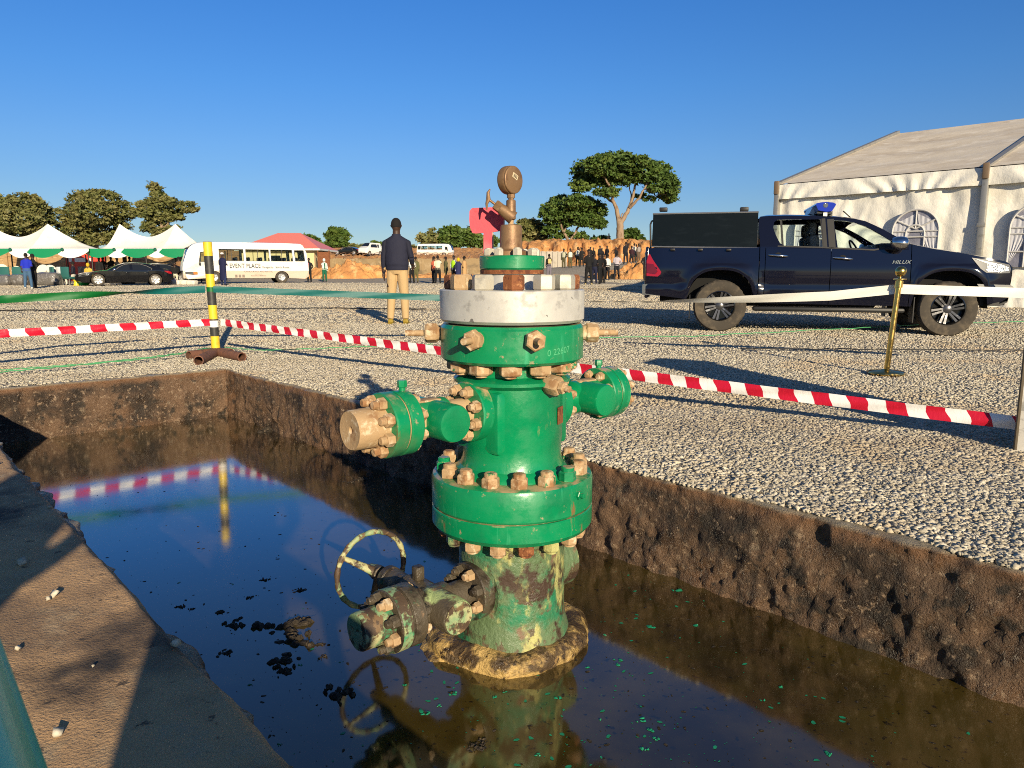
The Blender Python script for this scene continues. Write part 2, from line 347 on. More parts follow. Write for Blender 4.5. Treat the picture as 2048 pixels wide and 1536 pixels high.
scatter(100000, -34, 34, 22, 47, .052, lambda x, y: inview(x, y) & (x < 13))
XY = np.vstack(XY); SZ = np.vstack(SZ)[:, 0][:, None]; n = len(XY)
P = stones(n, SZ); P[:, :, 2] *= .72; Z = tz_arr(XY[:, 0], XY[:, 1]) + SZ[:, 0] * NR.uniform(-.08, .2, n)
P[:, :, 0] += XY[:, None, 0]; P[:, :, 1] += XY[:, None, 1]; P[:, :, 2] += Z[:, None]
FB = np.array([[0, 3, 2, 1], [4, 5, 6, 7], [0, 1, 5, 4], [1, 2, 6, 5], [2, 3, 7, 6], [3, 0, 4, 7]])
FF = (np.arange(n)[:, None, None] * 8 + FB[None]).reshape(-1, 4)
tag(npmesh('gravel', P.reshape(-1, 3), FF, m_stone), 'crushed grey stone covering the ground round the cellar', kind='stuff')
# pebbles fallen on the apron
n = 90; x = NR.uniform(-2.2, .45, n); t = NR.uniform(.2, 6.8, n); P = stones(n, np.full((n, 1), .012) * NR.uniform(.5, 1.8, (n, 1)))
nn = PN0 - NR.uniform(.02, 1.2, n); P[:, :, 0] += (NX.x * nn + TX.x * t)[:, None]; P[:, :, 1] += (NX.y * nn + TX.y * t)[:, None]; P[:, :, 2] += .028
tag(npmesh('loose_pebbles', P.reshape(-1, 3), (np.arange(n)[:, None, None] * 8 + FB[None]).reshape(-1, 4), m_stone), 'pale pebbles scattered over the dirty concrete apron', kind='stuff')

# floating scum and paint flakes
m_scum = mat('oily scum', (.03, .022, .014), .75, var=[((.09, .065, .04), 40, .5, .65)], bump=[(60, 1, .02)])
m_flake = mat('green paint flake', (.01, .22, .11), .5, var=[((.02, .33, .17), 8, .5, .7)])
def blob(mb, c, r, zh, seed, n=14, el=1, ang=0):
    q = random.Random(seed); vs = [Vector((c[0], c[1], ZW + zh))]; rr = [q.uniform(.55, 1.15) for _ in range(n)]
    for k in range(n):
        a = 2 * math.pi * k / n; d = Matrix.Rotation(ang, 2) @ Vector((math.cos(a) * r * rr[k], math.sin(a) * r * rr[k] * el)); vs.append(Vector((c[0] + d.x, c[1] + d.y, ZW + .001)))
    for k in range(n):
        a = 2 * math.pi * k / n; d = Matrix.Rotation(ang, 2) @ Vector((math.cos(a) * r * rr[k] * .55, math.sin(a) * r * rr[k] * .55 * el)); vs.append(Vector((c[0] + d.x, c[1] + d.y, ZW + zh * q.uniform(.5, 1.3))))
    fs = []
    for k in range(n):
        k2 = (k + 1) % n; fs += [(1 + k, 1 + k2, 1 + n + k2, 1 + n + k), (0, 1 + n + k, 1 + n + k2)]
    mb.add(vs, fs)
b = MB()
for k, (px, py, s) in enumerate([(470, 1248, 20), (575, 1252, 42), (600, 1283, 34), (572, 1318, 26), (566, 1342, 20), (645, 1315, 9), (675, 1388, 30), (455, 1305, 14), (360, 1215, 10), (385, 1218, 7), (440, 1225, 12), (640, 1290, 10), (950, 1500, 18), (960, 1485, 12), (720, 960, 14), (905, 1385, 8), (600, 1180, 12), (530, 1160, 8), (500, 1195, 8), (545, 860, 22), (700, 965, 9), (1285, 1060, 20)]):
    p = gp(px, py, ZW); r = s * p.y / F * 1.1; q = random.Random(k)
    for _ in range(18): blob(b, (p.x + q.gauss(0, .5) * r, p.y + q.gauss(0, .45) * r), r * q.uniform(.12, .42), r * q.uniform(.06, .26), k * 50 + _, 9, q.uniform(.5, 1), q.uniform(0, 3))
for k in range(1700):
    px, py = rnd.uniform(80, 2000), rnd.uniform(850, 1536); p = gp(px, py, ZW); n_, t_ = p.dot(NX), p.dot(TX)
    if n_ < PN0 + .05 or n_ > PN1 - .03: continue
    blob(b, (p.x, p.y), rnd.choice((.0015, .002, .002, .003, .003, .004, .006, .011)), .0015, k, 6, .5, rnd.uniform(0, 3))
tag(b.build('floating_scum', m_scum, smooth=60, fix=False), 'clumps of black oily scum floating on the dark water', kind='stuff')
b = MB()
for k, (px, py, s) in enumerate([(1350, 1180, 16), (1300, 1253, 14), (1390, 1250, 8), (1137, 1300, 22), (1115, 1395, 9), (905, 1387, 12), (848, 1425, 15), (880, 1412, 8), (990, 1395, 9), (1280, 1440, 14), (1300, 1462, 12), (1312, 1478, 8), (1660, 1508, 14), (1525, 1400, 7), (1560, 1375, 8), (1235, 1320, 12), (1240, 1330, 9), (1175, 1335, 6), (1210, 1270, 5), (500, 1370, 6), (560, 1490, 7), (1290, 1500, 10), (1200, 1440, 6), (1010, 1385, 6), (1075, 1510, 8), (600, 1330, 6), (810, 1370, 6)]):
    p = gp(px, py, ZW); r = s * p.y / F
    for _ in range(4): blob(b, (p.x + rnd.uniform(-.7, .7) * r, p.y + rnd.uniform(-.5, .5) * r), r * rnd.uniform(.25, .7), .003, k * 9 + _, 9, rnd.uniform(.4, .9), rnd.uniform(0, 3))
for k in range(520):
    px, py = rnd.gauss(1150, 300), rnd.uniform(1120, 1536); p = gp(px, py, ZW); n_ = p.dot(NX)
    if n_ < PN0 + .1 or n_ > PN1 - .05: continue
    blob(b, (p.x, p.y), rnd.choice((.0012, .0015, .002, .002, .003, .004, .006, .011)), .001, k + 900, 7, .6, rnd.uniform(0, 3))
tag(b.build('paint_flakes', m_flake, smooth=60, fix=False), 'bright green paint flakes floating round the wellhead', kind='stuff')
# ================================================================== wellhead
WY = 2.60
def zr(row, Y=WY): return dp(1024, row, Y).z
def rad(hw, row, Y=WY): z = zr(row, Y); return hw * (Y * cp - (z - H) * sp) / F
m_green = mat('glossy green paint', (.002, .21, .078), .33, coat=.25, var=[((.002, .15, .058), 5, .45, .7, 4), ((.01, .22, .09), 9, .55, .75, 4, (1, 1, .25)), ((.33, .25, .15), 26, .61, .7, 5), ((.10, .17, .08), 3.1, .56, .8, 6), ((.2, .1, .04), 13, .64, .71, 6, (1, 1, .3)), ((.03, .3, .14), 34, .6, .75, 3, (1, 1, .1))],
              bump=[(55, .14, .004), (8, .06, .01)], rvar=(18, .24, .5), dust=((.38, .27, .15), 9, .86, 1.02))
m_greenbody = mat('green paint with mud streaks', (.002, .21, .078), .3, coat=.3, var=[((.002, .155, .06), 4, .45, .7, 4), ((.36, .25, .13), 5.5, .64, .72, 6, (1, 1, .55)), ((.2, .2, .1), 20, .68, .8, 4)], bump=[(70, .25, .004), (9, .08, .01)], rvar=(14, .2, .48))
m_dusty = mat('dust caked nut', (.41, .275, .15), .85, var=[((.26, .13, .055), 19, .46, .62), ((.56, .43, .28), 35, .52, .68), ((.01, .17, .065), 14, .62, .66)], bump=[(60, .5, .006), (160, .4, .002)])
m_mud = mat('mud splashed green paint', (.44, .31, .17), .7, var=[((.003, .19, .07), 9, .47, .52, 6), ((.3, .18, .09), 20, .55, .68)], bump=[(60, .5, .004)])
m_tan = mat('dusty steel', (.38, .255, .135), .8, var=[((.27, .15, .07), 18, .5, .65), ((.58, .47, .32), 33, .52, .68)], bump=[(70, .5, .004)])
m_rust = mat('rusted steel', (.2, .07, .025), .85, var=[((.1, .03, .014), 30, .48, .6), ((.34, .15, .06), 45, .55, .65)], bump=[(90, .7, .004)])
m_grey = mat('bare steel nut', (.47, .44, .36), .55, metal=.25, var=[((.33, .31, .26), 14, .48, .65), ((.55, .44, .28), 28, .58, .7)], bump=[(80, .35, .003)])
m_silver = mat('aluminium paint', (.5, .49, .455), .5, metal=.25, var=[((.44, .43, .41), 6, .5, .7, 5, (1, 1, .35)), ((.33, .32, .30), 11, .56, .66, 6), ((.16, .15, .14), 21, .68, .71, 3), ((.34, .22, .12), 9, .66, .76, 6), ((.64, .63, .58), 3, .5, .7)], bump=[(60, .16, .003)], rvar=(12, .35, .6))
m_mottle = mat('peeling paint over tar', (.10, .155, .075), .45, var=[((.02, .17, .08), 5.5, .5, .64, 6), ((.05, .03, .02), 6.5, .53, .6, 7), ((.38, .37, .14), 5.2, .55, .62, 8, (1, 1, .6)), ((.09, .07, .04), 17, .56, .62, 6), ((.16, .10, .06), 14, .58, .7, 6)], bump=[(28, .8, .012), (90, .6, .004), (7, .4, .02)], rvar=(10, .25, .75),
               zband=[])
m_tar = mat('tar coated iron', (.075, .06, .04), .4, var=[((.035, .14, .075), 9, .56, .66, 6), ((.27, .34, .15), 7, .55, .62, 7), ((.025, .018, .012), 8, .48, .6, 6), ((.2, .13, .075), 20, .6, .7)], bump=[(40, .8, .008), (110, .6, .003)], rvar=(12, .2, .7))
m_pale = mat('weathered pale green paint', (.2, .31, .16), .6, var=[((.38, .37, .19), 9, .44, .56, 6), ((.07, .045, .028), 15, .49, .55, 7), ((.16, .1, .05), 30, .55, .62, 5), ((.04, .26, .12), 9, .6, .7, 5)], bump=[(60, .6, .004)])
m_grout = mat('tar stained grout', (.07, .045, .022), .4, var=[((.46, .31, .11), 6, .44, .54, 7), ((.035, .022, .013), 24, .54, .62, 6), ((.24, .15, .06), 30, .58, .66, 4), ((.01, .2, .1), 5, .72, .75, 4)], bump=[(38, 1, .015), (110, .7, .004)], rvar=(15, .15, .7))
m_bronze = mat('dusty brown gauge metal', (.235, .14, .07), .5, metal=.35, var=[((.15, .08, .04), 16, .48, .65), ((.38, .25, .14), 26, .58, .72)], bump=[(80, .35, .003)])
m_redpaint = mat('faded red paint', (.5, .045, .07), .55, var=[((.58, .12, .14), 7, .5, .7, 5), ((.4, .03, .045), 18, .58, .7)], bump=[(60, .2, .003)])
m_edge = mat('worn pale edge', (.55, .4, .32), .7)
m_gap = mat('dark gasket gap', (.05, .03, .02), .8)
m_chalk = mat('chalk', (.07, .36, .17), .9)
m_label = mat('faded label', (.55, .46, .3), .7)

well = thing('wellhead', 'tall green flanged oil wellhead with side valves standing in the dark water', 'wellhead', (0, WY, ZW))
O = Vector((0, WY, 0))
def ring_nuts(parent, o, ax, Rb, n, r, h, mats, name='nut', ph=0, stud=.0, sr=.6, k0=0, skip=()):
    o = Vector(o); a = Vector(ax).normalized()
    u = Vector((0, 0, 1)).cross(a).normalized() if abs(a.z) < .99 else Vector((0, -1, 0)); w_ = a.cross(u)
    proto = {}
    for k in range(n):
        if k in skip: continue
        m = mats[k % len(mats)]; t = 2 * math.pi * k / n + ph; c = o + (u * math.cos(t) + w_ * math.sin(t)) * Rb
        if m.name not in proto:
            b = MB(); b.hexnut((0, 0, 0), (0, 0, 1), r, h, .3)
            if stud: b.lathe([(r * sr, h * .98), (r * sr, h + stud * .8), (r * sr * .8, h + stud)], (0, 0, 0), (0, 0, 1), 12)
            q = b.build(name, m, None, 30); proto[m.name] = q
        else: q = proto[m.name].copy(); col.objects.link(q)
        rot = a.to_track_quat('Z', 'Y').to_matrix().to_4x4()
        q.parent = parent; q.matrix_local = wm(parent).inverted() @ Matrix.Translation(c) @ rot @ Matrix.Rotation(k * .9 + ph, 4, 'Z')
ZA_ = (0, 0, 1)
def lp(name, prof, m, seg=72, parent=None, o=O, ax=ZA_, sm=32): return MB().lathe(prof, o, ax, seg).build(name, m, parent or well, sm)
# grout mound
zt = zr(1240); b = MB()
def mj(t, r, h):
    q = fbm(np.array([[math.cos(t) * 1.7, math.sin(t) * 1.7, h * 6]]), 5, 4)[0]; f = math.exp(-((t - 2.3) ** 2) / .25)
    return 1 + q * .28 + .0 * f
b.lathe([(.31, ZW - .1), (.31, ZW), (.315, ZW + .015), (.308, ZW + .04), (.285, ZW + .062), (.255, ZW + .07), (.21, ZW + .06), (.17, ZW + .06)], O + Vector((-.015, .055, 0)), ZA_, 96, jit=mj, sy=1)
mo = b.build('grout_base', m_grout, well, 60)
vv = np.array([tuple(v.co) for v in mo.data.vertices]); d = (fbm(vv * 22, 9, 4) * .022 + fbm(vv * 9, 19, 3) * .03) * (vv[:, 2] > -.01)
for v, q in zip(mo.data.vertices, d): v.co.z += q; v.co.x *= 1 + q * 1.5; v.co.y *= 1 + q * 1.5
b = MB()
def mj2(t, r, h): return 1 + fbm(np.array([[math.cos(t) * 2, math.sin(t) * 2, h * 8]]), 15, 4)[0] * .5
q = gp(893, 1288, ZW); q.z = 0; b.lathe([(.10, ZW - .05), (.10, ZW), (.09, ZW + .008), (.06, ZW + .02), (.03, ZW + .024)], q, ZA_, 48, sy=1.3, jit=mj2)
b.build('grout_base', m_grout, well, 60)
# casing head
rb = rad(104, 1150); zf0, zf1, zf2, zf3 = zr(1049, 2.57), zr(1004, 2.57), zr(1000.5, 2.57), zr(941, 2.57)
RF = rad(159, 1000)
def wj(t, r, h): return 1 + fbm(np.array([[math.cos(t) * 2.5, math.sin(t) * 2.5, h * 9]]), 25, 4)[0] * .035
MB().lathe([(rb * 1.12, ZW + .05), (rb * 1.03, ZW + .12)] + [(rb, z) for z in np.linspace(ZW + .16, zf0 - .05, 9)] + [(rb * 1.04, zf0 - .02), (rb * 1.08, zf0 + .003)], O, ZA_, 84, jit=wj).build('casing_head', m_mottle, well, 60)
lp('flange', [(.1, zf0), (RF - .035, zf0), (RF - .012, zf0 + .008), (RF, zf0 + .024), (RF, zf1 - .004), (RF - .004, zf1), (.1, zf1)], m_green, 96)
lp('flange', [(.1, zf2 - .004), (RF - .006, zf2 - .004), (RF, zf2 + .004), (RF, zf3 - .016), (RF - .005, zf3 - .005), (RF - .018, zf3), (.1, zf3)], m_green, 96)
lp('gasket', [(.1, zf1 - .002), (RF - .012, zf1 - .002), (RF - .012, zf2 + .002), (.1, zf2 + .002)], m_tan, 96)
for k in range(10):
    pass
ring_nuts(well, O + Vector((0, 0, zf3 - .002)), ZA_, RF - .046, 16, .031, .036, [m_dusty, m_dusty, m_green, m_dusty, m_dusty], ph=.1, stud=.016, sr=.72)
ring_nuts(well, O + Vector((0, 0, zf0 + .002)), (0, 0, -1), RF - .05, 16, .03, .034, [m_dusty, m_tan, m_mottle, m_rust], ph=.2, stud=.008, sr=.7)
# spool body
zg0, zg1 = zr(718, 2.58), zr(646, 2.58); RG = rad(142, 680); RW = rad(144, 610); zw0, zw1 = zr(642, 2.58), zr(578.5, 2.58)
r1, r2 = rad(98, 900), rad(109, 800)
lp('spool_body', [(r1 * 1.24, zf3 - .005), (r1 * 1.2, zf3 + .012), (r1 * 1.06, zf3 + .03), (r1, zf3 + .06), (r1, zr(880)), (r1 * 1.02, zr(868)), (r1 * 1.02, zr(766)), (rad(116, 760), zr(758)), (rad(116, 760), zr(752)), (rad(108, 750), zr(748)), (rad(92, 740), zr(744)), (rad(90, 740), zg0 + .002)], m_greenbody, 96)
b = MB(); Q = Matrix.Translation(O + Vector((0, 0, (zr(768) + zr(888)) / 2))) @ Matrix.Rotation(math.atan2(NX.y, NX.x), 4, 'Z')
b.box(None, (.345, .235, zr(768) - zr(888)), M=Q, bev=.02); b.build('outlet_boss', m_greenbody, well, 40)
lp('flange', [(.1, zg0), (RG - .012, zg0), (RG, zg0 + .010), (RG, zg1 - .012), (RG - .01, zg1), (.1, zg1)], m_green, 96)
lp('gasket', [(.1, zg1 - .001), (RG - .03, zg1 - .001), (RG - .03, zw0 + .001), (.1, zw0 + .001)], m_gap, 72)
lp('white_flange', [(.08, zw0), (RW - .012, zw0), (RW, zw0 + .010), (RW, zw1 - .003), (RW - .003, zw1), (.08, zw1)], m_silver, 96)
ring_nuts(well, O + Vector((0, 0, zg0 + .002)), (0, 0, -1), RG - .056, 12, .04, .038, [m_dusty, m_dusty, m_tan, m_dusty], ph=.55 - .0, stud=.01, sr=.5)
ring_nuts(well, O + Vector((0, 0, zw1 - .001)), ZA_, RW - .053, 12, .037, .052, [m_rust, m_grey, m_grey, m_rust, m_tan, m_grey], ph=.03, stud=.0)
b = MB(); 
for k in range(12):
    pass
# small test fitting on the upper flange, and plug with stem, name plate
def rd(a): a = R(a); return Vector((math.sin(a), -math.cos(a), 0))
b = MB(); q = O + rd(51) * RF + Vector((0, 0, zr(993, 2.4))); b.hexnut(q - rd(51) * .004, rd(51), .016, .014); b.cyl(q, q + rd(51) * .022, .009); b.build('test_plug', m_green, well, 30)
for a, dz in ((-88, .004), (-27, 0), (15.5, 0), (92, .004), (150, 0), (-150, 0)):
    p = O + rd(a) * RG + Vector((0, 0, zr(678, 2.4) + dz)); b = MB(); b.cyl(p - rd(a) * .02, p + rd(a) * .012, .027, seg=18); b.hexnut(p + rd(a) * .01, rd(a), .035, .045 if abs(a) > 60 else .03, .4)
    b.cyl(p + rd(a) * .03, p + rd(a) * (.125 if abs(a) > 60 else .085), .0125, .011, 14); b.build('lock_screw', m_tan, well, 30)
a = 52; d = (rd(a) * .96 + Vector((0, 0, -.12))).normalized(); p = O + rd(40) * (r2 - .005) + Vector((0, 0, zr(768, 2.45))); b = MB(); b.hexnut(p - d * .01, d, .034, .06, .2); b.hexnut(p + d * .05, d, .022, .02, .1); b.cyl(p + d * .05, p + d * .088, .014, .011, 12); b.build('bleed_plug', m_tan, well, 30)
b = MB(); p = O + rd(66) * (r1 * 1.02 + .002) + Vector((0, 0, zr(822))); t_ = Vector((math.cos(R(66)), math.sin(R(66)), 0))
b.prism([(-.022, -.03), (.022, -.03), (.022, .03), (-.022, .03)], lambda x, y, z: p + t_ * x + Vector((0, 0, y)) + rd(66) * z, .004); b.build('name_plate', m_rust, well, 30)
b = MB(); rr = RG + .0006
add_text(b, '0 22607', .03, lambda x, y, z: O + rd(38 + math.degrees(x / rr)) * (rr + z) + Vector((0, 0, zr(703, 2.4) + y + x * .1)), ext=.0002); b.build('chalk_mark', m_chalk, well, 0)
# neck, top flange, gauge tree
zt0, zt1 = zr(541), zr(512); RT = rad(65, 525)
lp('hub', [(rad(66, 570), zw1 - .001), (rad(62, 570), zw1 + .006), (rad(58, 560), zw1 + .02), (rad(58, 550), zr(549)), (rad(62, 545), zr(546)), (rad(62, 545), zt0 + .001)], m_silver, 64)
lp('ring_joint', [(.04, zt0 - .012), (rad(63.5, 545), zt0 - .012), (rad(63.5, 545), zt0 + .002), (.04, zt0 + .002)], m_rust, 64)
lp('top_flange', [(.02, zt0), (RT - .007, zt0), (RT, zt0 + .008), (RT, zt1 - .003), (RT - .003, zt1), (.02, zt1)], m_green, 72)
ring_nuts(well, O + Vector((0, 0, zt1 - .001)), ZA_, RT - .03, 8, .0175, .024, [m_grey], ph=.22, stud=.004)
xo = dp(1022, 450, WY).x * 1.0; OG = O + Vector((xo, 0, 0))
lp('bull_plug', [(rad(36, 497), zt1), (rad(34, 496), zr(503)), (rad(24, 494), zr(498)), (rad(22, 490), zr(490)), (rad(22, 470), zr(456)), (rad(21, 455), zr(451.5)), (rad(19, 450), zr(450)), (.005, zr(449.5))], m_bronze, 48, o=OG)
lp('nipple', [(rad(6.2, 440), zr(452)), (rad(5.2, 445), zr(446)), (rad(6, 440), zr(439)), (.002, zr(438))], m_tan, 20, o=OG)
gv = MB(); gv.lathe([(rad(6, 440), zr(440.5)), (rad(9.6, 438), zr(438)), (rad(9.6, 420), zr(402)), (rad(8.5, 400), zr(400)), (.003, zr(399))], OG, ZA_, 28)
d = Vector((-.80, 0, .60)).normalized(); p = OG + Vector((.0, 0, zr(433)))
gv.lathe([(.024, -.01), (.021, .03), (.0175, .046)], p, d, 20); gv.build('needle_valve', m_bronze, well, 40)
b = MB(); b.hexnut(p + d * .044, d, .0185, .026, .2); b.build('bonnet_nut', m_bronze, well, 30)
b = MB(); b.cyl(p + d * .07, p + d * .1, .0045, seg=10); hd = p + d * .098
b.tube([hd + Vector((.006, 0, .034)), hd + Vector((-.001, 0, .022)), hd, hd + Vector((-.006, 0, -.016)), hd + Vector((-.006, 0, -.036))], [.002, .0055, .008, .005, .0025], 8); b.build('valve_handle', m_bronze, well, 40)
lp('gauge_stem', [(rad(5.5, 400), zr(402)), (rad(5.5, 398), zr(397)), (rad(8, 395), zr(396)), (rad(8, 390), zr(388)), (rad(6.5, 388), zr(385)), (.002, zr(384))], m_bronze, 8, o=OG, sm=25)
gn = Vector((.76, -.65, 0)).normalized(); gc = dp(1019.5, 360.5, WY); rg = 27 * WY / F
g = MB().lathe([(.003, -.02), (rg * .9, -.02), (rg * .97, -.017), (rg, -.012), (rg, .007), (rg * .985, .011), (rg * .97, .012), (rg * .97, .018), (rg * .93, .0205), (rg * .9, .021), (.002, .0212)], gc, gn, 56).build('pressure_gauge', m_bronze, well, 35)
b = MB(); gu = Vector((0, 0, 1)).cross(gn).normalized(); Q = Matrix.Rotation(R(-24), 3, gn); 
q = gc + gn * .0214 + gu * (.004) + Vector((0, 0, .012)); gx, gy = Q @ gu, Q @ Vector((0, 0, 1))
b.prism([(-.014, -.0085), (.014, -.0085), (.014, .0085), (-.014, .0085)], lambda x, y, z: q + gx * x + gy * y + gn * z, .0006); b.build('gauge_label', m_label, g, 0)
b = MB()
for k in (-.004, 0, .004): b.prism([(-.010, k - .0011), (.010, k - .0011), (.010, k + .0011), (-.010, k + .0011)], lambda x, y, z: q + gx * x + gy * y + gn * (.0008 + z), .0002)
b.build('gauge_print', m_gap, g, 0)
# red marker plate on the back of the top flange
YP = WY + .085; P = [dp(x, y, YP) for x, y in [(944, 416), (939, 422), (938.5, 440), (940, 455), (945, 466), (952, 467), (967, 465.5), (967, 506), (985, 506), (984.5, 464), (1003, 461.5), (1007, 458), (1008, 430), (1004, 418), (998, 414), (970, 415)]]
b = MB(); n = len(P); tk = Vector((.004, .009, 0)); b.add([p for p in P] + [p + tk for p in P], [tuple(range(n)), tuple(range(2 * n - 1, n - 1, -1))]); k_ = len(b.v)
b.cm = 1; b.add(P + [p + tk for p in P], [(i, i + n, (i + 1) % n + n, (i + 1) % n) for i in range(n)]); b.build('red_plate', [m_redpaint, m_edge], well, 0)

# ---- valves on the side outlets
def valve(sign, z, gm, nutm, bodym, capm, wheel, plug, plugm=None, name='gate_valve', label=None):
    A = NX * sign; base = O + Vector((0, 0, z)); P_ = lambda s: base + A * s
    v = MB(); r = .062
    v.lathe([(.05, .16), (.05, .3), (.064, .31), (.064, .44), (.052, .452), (.05, .47)], base, A, 40)
    V0 = v.build(name, bodym, well, 40)
    if label: V0['label'] = label
    # body barrel across the line
    cs = .362; c = P_(cs); T = -TX
    MB().lathe([(.052, -.15), (.06, -.14), (.062, -.1), (.0615, .128), (.058, .136), (.045, .139), (.002, .1395)], c, T, 48).build('valve_body', capm, V0, 35)
    lp_ = lambda nm, prof, m: MB().lathe(prof, base, A, 64).build(nm, m, V0, 35)
    lp_('valve_flange', [(.04, .168), (.1, .168), (.1035, .172), (.1035, .213), (.1, .217), (.04, .217)], gm)
    ring_nuts(V0, P_(.216), A, .079, 8, .0205, .026, nutm, ph=.39, stud=.014, sr=.62)
    lp_('valve_flange', [(.04, .455), (.1, .455), (.1035, .459), (.1035, .498), (.1, .502), (.04, .502)], gm)
    lp_('valve_gasket', [(.04, .501), (.096, .501), (.096, .509), (.04, .509)], m_tan if gm is m_green else m_tar)
    lp_('valve_flange', [(.04, .508), (.1, .508), (.1035, .512), (.1035, .551), (.1, .555), (.04, .555)], gm)
    ring_nuts(V0, P_(.456), -A, .079, 8, .019, .02, nutm, ph=.39, stud=.008, sr=.6)
    ring_nuts(V0, P_(.554), A, .079, 8, .0215, .028, nutm, ph=.39, stud=.018, sr=.62)
    if plug: lp_('end_plug', [(.066, .553), (.063, .6), (.062, .655), (.059, .661), (.05, .66), (.012, .657), (.008, .65), (.001, .649)], plugm)
    if wheel:
        W0 = c + TX * .402
        MB().lathe([(.058, .12), (.058, .15), (.047, .155), (.046, .255), (.05, .26), (.05, .285), (.03, .29), (.018, .3), (.016, .40), (.002, .402)], c, TX, 32).build('bonnet', m_tar, V0, 35)
        u = NX; w_ = Vector((0, 0, 1)); hw = MB()
        hw.tube([W0 + (u * math.cos(t) + w_ * math.sin(t)) * .146 for t in np.linspace(0, 2 * math.pi, 65)[:-1]], [.0105 + .0015 * math.sin(k * 1.7) for k in range(64)], 10, True)
        HW = hw.build('handwheel', m_pale, V0, 50)
        for t in (R(147), R(267), R(27)):
            e = W0 + (u * math.cos(t) + w_ * math.sin(t)) * .143; k = W0 - TX * .055
            if t == R(27): continue
            MB().tube([k + (e - k) * q for q in (0, .3, .65, 1)], [.019, .0165, .013, .009], 10, fl=.7).build('spoke', m_pale if t == R(147) else m_tar, HW, 50)
        MB().lathe([(.02, .33), (.03, .335), (.03, .36), (.02, .41), (.002, .412)], c, TX, 20).build('wheel_hub', m_tar, HW, 40)
        q = c + TX * .09 + Vector((0, 0, .055)); MB().box(q + Vector((0, 0, .03)), (.035, .035, .05), .7, bev=.006).build('grease_fitting', m_tar, V0, 30)
    else:
        q = P_(.47) + Vector((0, 0, .1)); b = MB(); b.cyl(q - Vector((0, 0, .01)), q + Vector((0, 0, .014)), .011, seg=14); b.hexnut(q + Vector((0, 0, .012)), ZA_, .0155, .024); b.build('grease_fitting', m_green, V0, 30)
        MB().box(c + Vector((0, 0, .055)) + A * .03, (.12, .05, .02), math.atan2(A.y, A.x), bev=.006).build('lifting_lug', m_tan, V0, 30)
    return V0
ZU = dp(712, 861, WY - .671 * .655).z; ZL = dp(718, 1264, WY - .671 * .655).z
valve(-1, ZU, m_green, [m_dusty, m_tan], m_mud, m_greenbody, False, True, m_tan)
ZUR = dp(1238, 783, WY + .671 * .53).z
valve(1, ZUR, m_green, [m_dusty, m_tan], m_greenbody, m_greenbody, False, False)
valve(-1, ZL, m_tar, [m_tar, m_tan, m_tar], m_tar, m_tar, True, True, m_pale)
b = MB(); c = O + Vector((0, 0, ZL)) - NX * .362 - TX * .138; b.lathe([(.055, 0), (.055, .003), (.002, .0045)], c, -TX, 48); b.build('valve_cap', m_pale, well, 35)
b = MB(); b.lathe([(.06, .0), (.06, .165), (.112, .168), (.112, .2), (.108, .205), (.108, .212), (.112, .216), (.112, .25), (.1, .256), (.001, .257)], O + Vector((0, 0, ZL + .01)), NX, 56); b.build('blind_flange', m_mottle, well, 35)
b = MB(); b.lathe([(.13, .12), (.125, .165), (.118, .17), (.05, .17)], O + Vector((0, 0, ZL)), -NX, 56); b.build('outlet_collar', m_mottle, well, 35)
for q in [o for o in bpy.data.objects if o.name.startswith('valve_flange')][-3:]:
    pass
q = MB().lathe([(.06, .509), (.1042, .513), (.1042, .535), (.1042, .5505), (.06, .5545)], O + Vector((0, 0, ZL)), -NX, 64, ph=.1).build('painted_rim', m_pale, well, 35)
# ================================================================== police pickup
from mathutils.geometry import delaunay_2d_cdt
m_navy = mat('navy car paint', (.0045, .005, .012), .09, coat=.6, spec=.3, bump=[(1.3, .012, .03)])
m_navy2 = mat('matt navy sheet metal', (.004, .007, .010), .3, coat=0, spec=.1, var=[((.007, .011, .015), 3, .5, .75, 4, (1, 1, 3))], bump=[(3, .06, .03)])
m_black = mat('black plastic', (.012, .012, .012), .5)
m_blackgloss = mat('gloss black', (.008, .008, .008), .15, coat=.6)
m_under = mat('dark underbody', (.006, .006, .006), .9)
m_tyre = mat('dusty tyre rubber', (.05, .042, .032), .9, var=[((.1, .08, .055), 9, .45, .7)], bump=[(60, .3, .004)])
m_chrome = mat('chrome', (.62, .62, .62), .12, metal=1)
m_alloy = mat('alloy', (.42, .43, .45), .28, metal=.8)
m_darkalloy = mat('dark machined alloy', (.1, .1, .105), .3, metal=.7, var=[((.3, .3, .3), 14, .55, .62)])
m_glass = mat('window glass', (.8, .95, .9), .0, trans=1, spec=.5, ior=1.02, alpha=1)
m_tint = mat('tinted glass', (.012, .014, .016), .05, spec=.6, coat=.5)
m_white = mat('white paint', (.72, .72, .68), .35, coat=.3, var=[((.62, .6, .54), 2, .5, .75)])
m_redlens = mat('red lens', (.3, .006, .012), .12, coat=.7)
m_lamp = mat('clear lamp', (.16, .17, .18), .1, metal=.5, coat=.6, bump=[(40, .5, .01)])
m_amber = mat('amber lens', (.6, .16, .02), .2, coat=.5)
m_blue = mat('blue beacon lens', (.008, .02, .32), .1, coat=.8)
m_seat = mat('grey seat fabric', (.12, .12, .125), .9)
m_cream = mat('cream trim', (.42, .4, .34), .8)

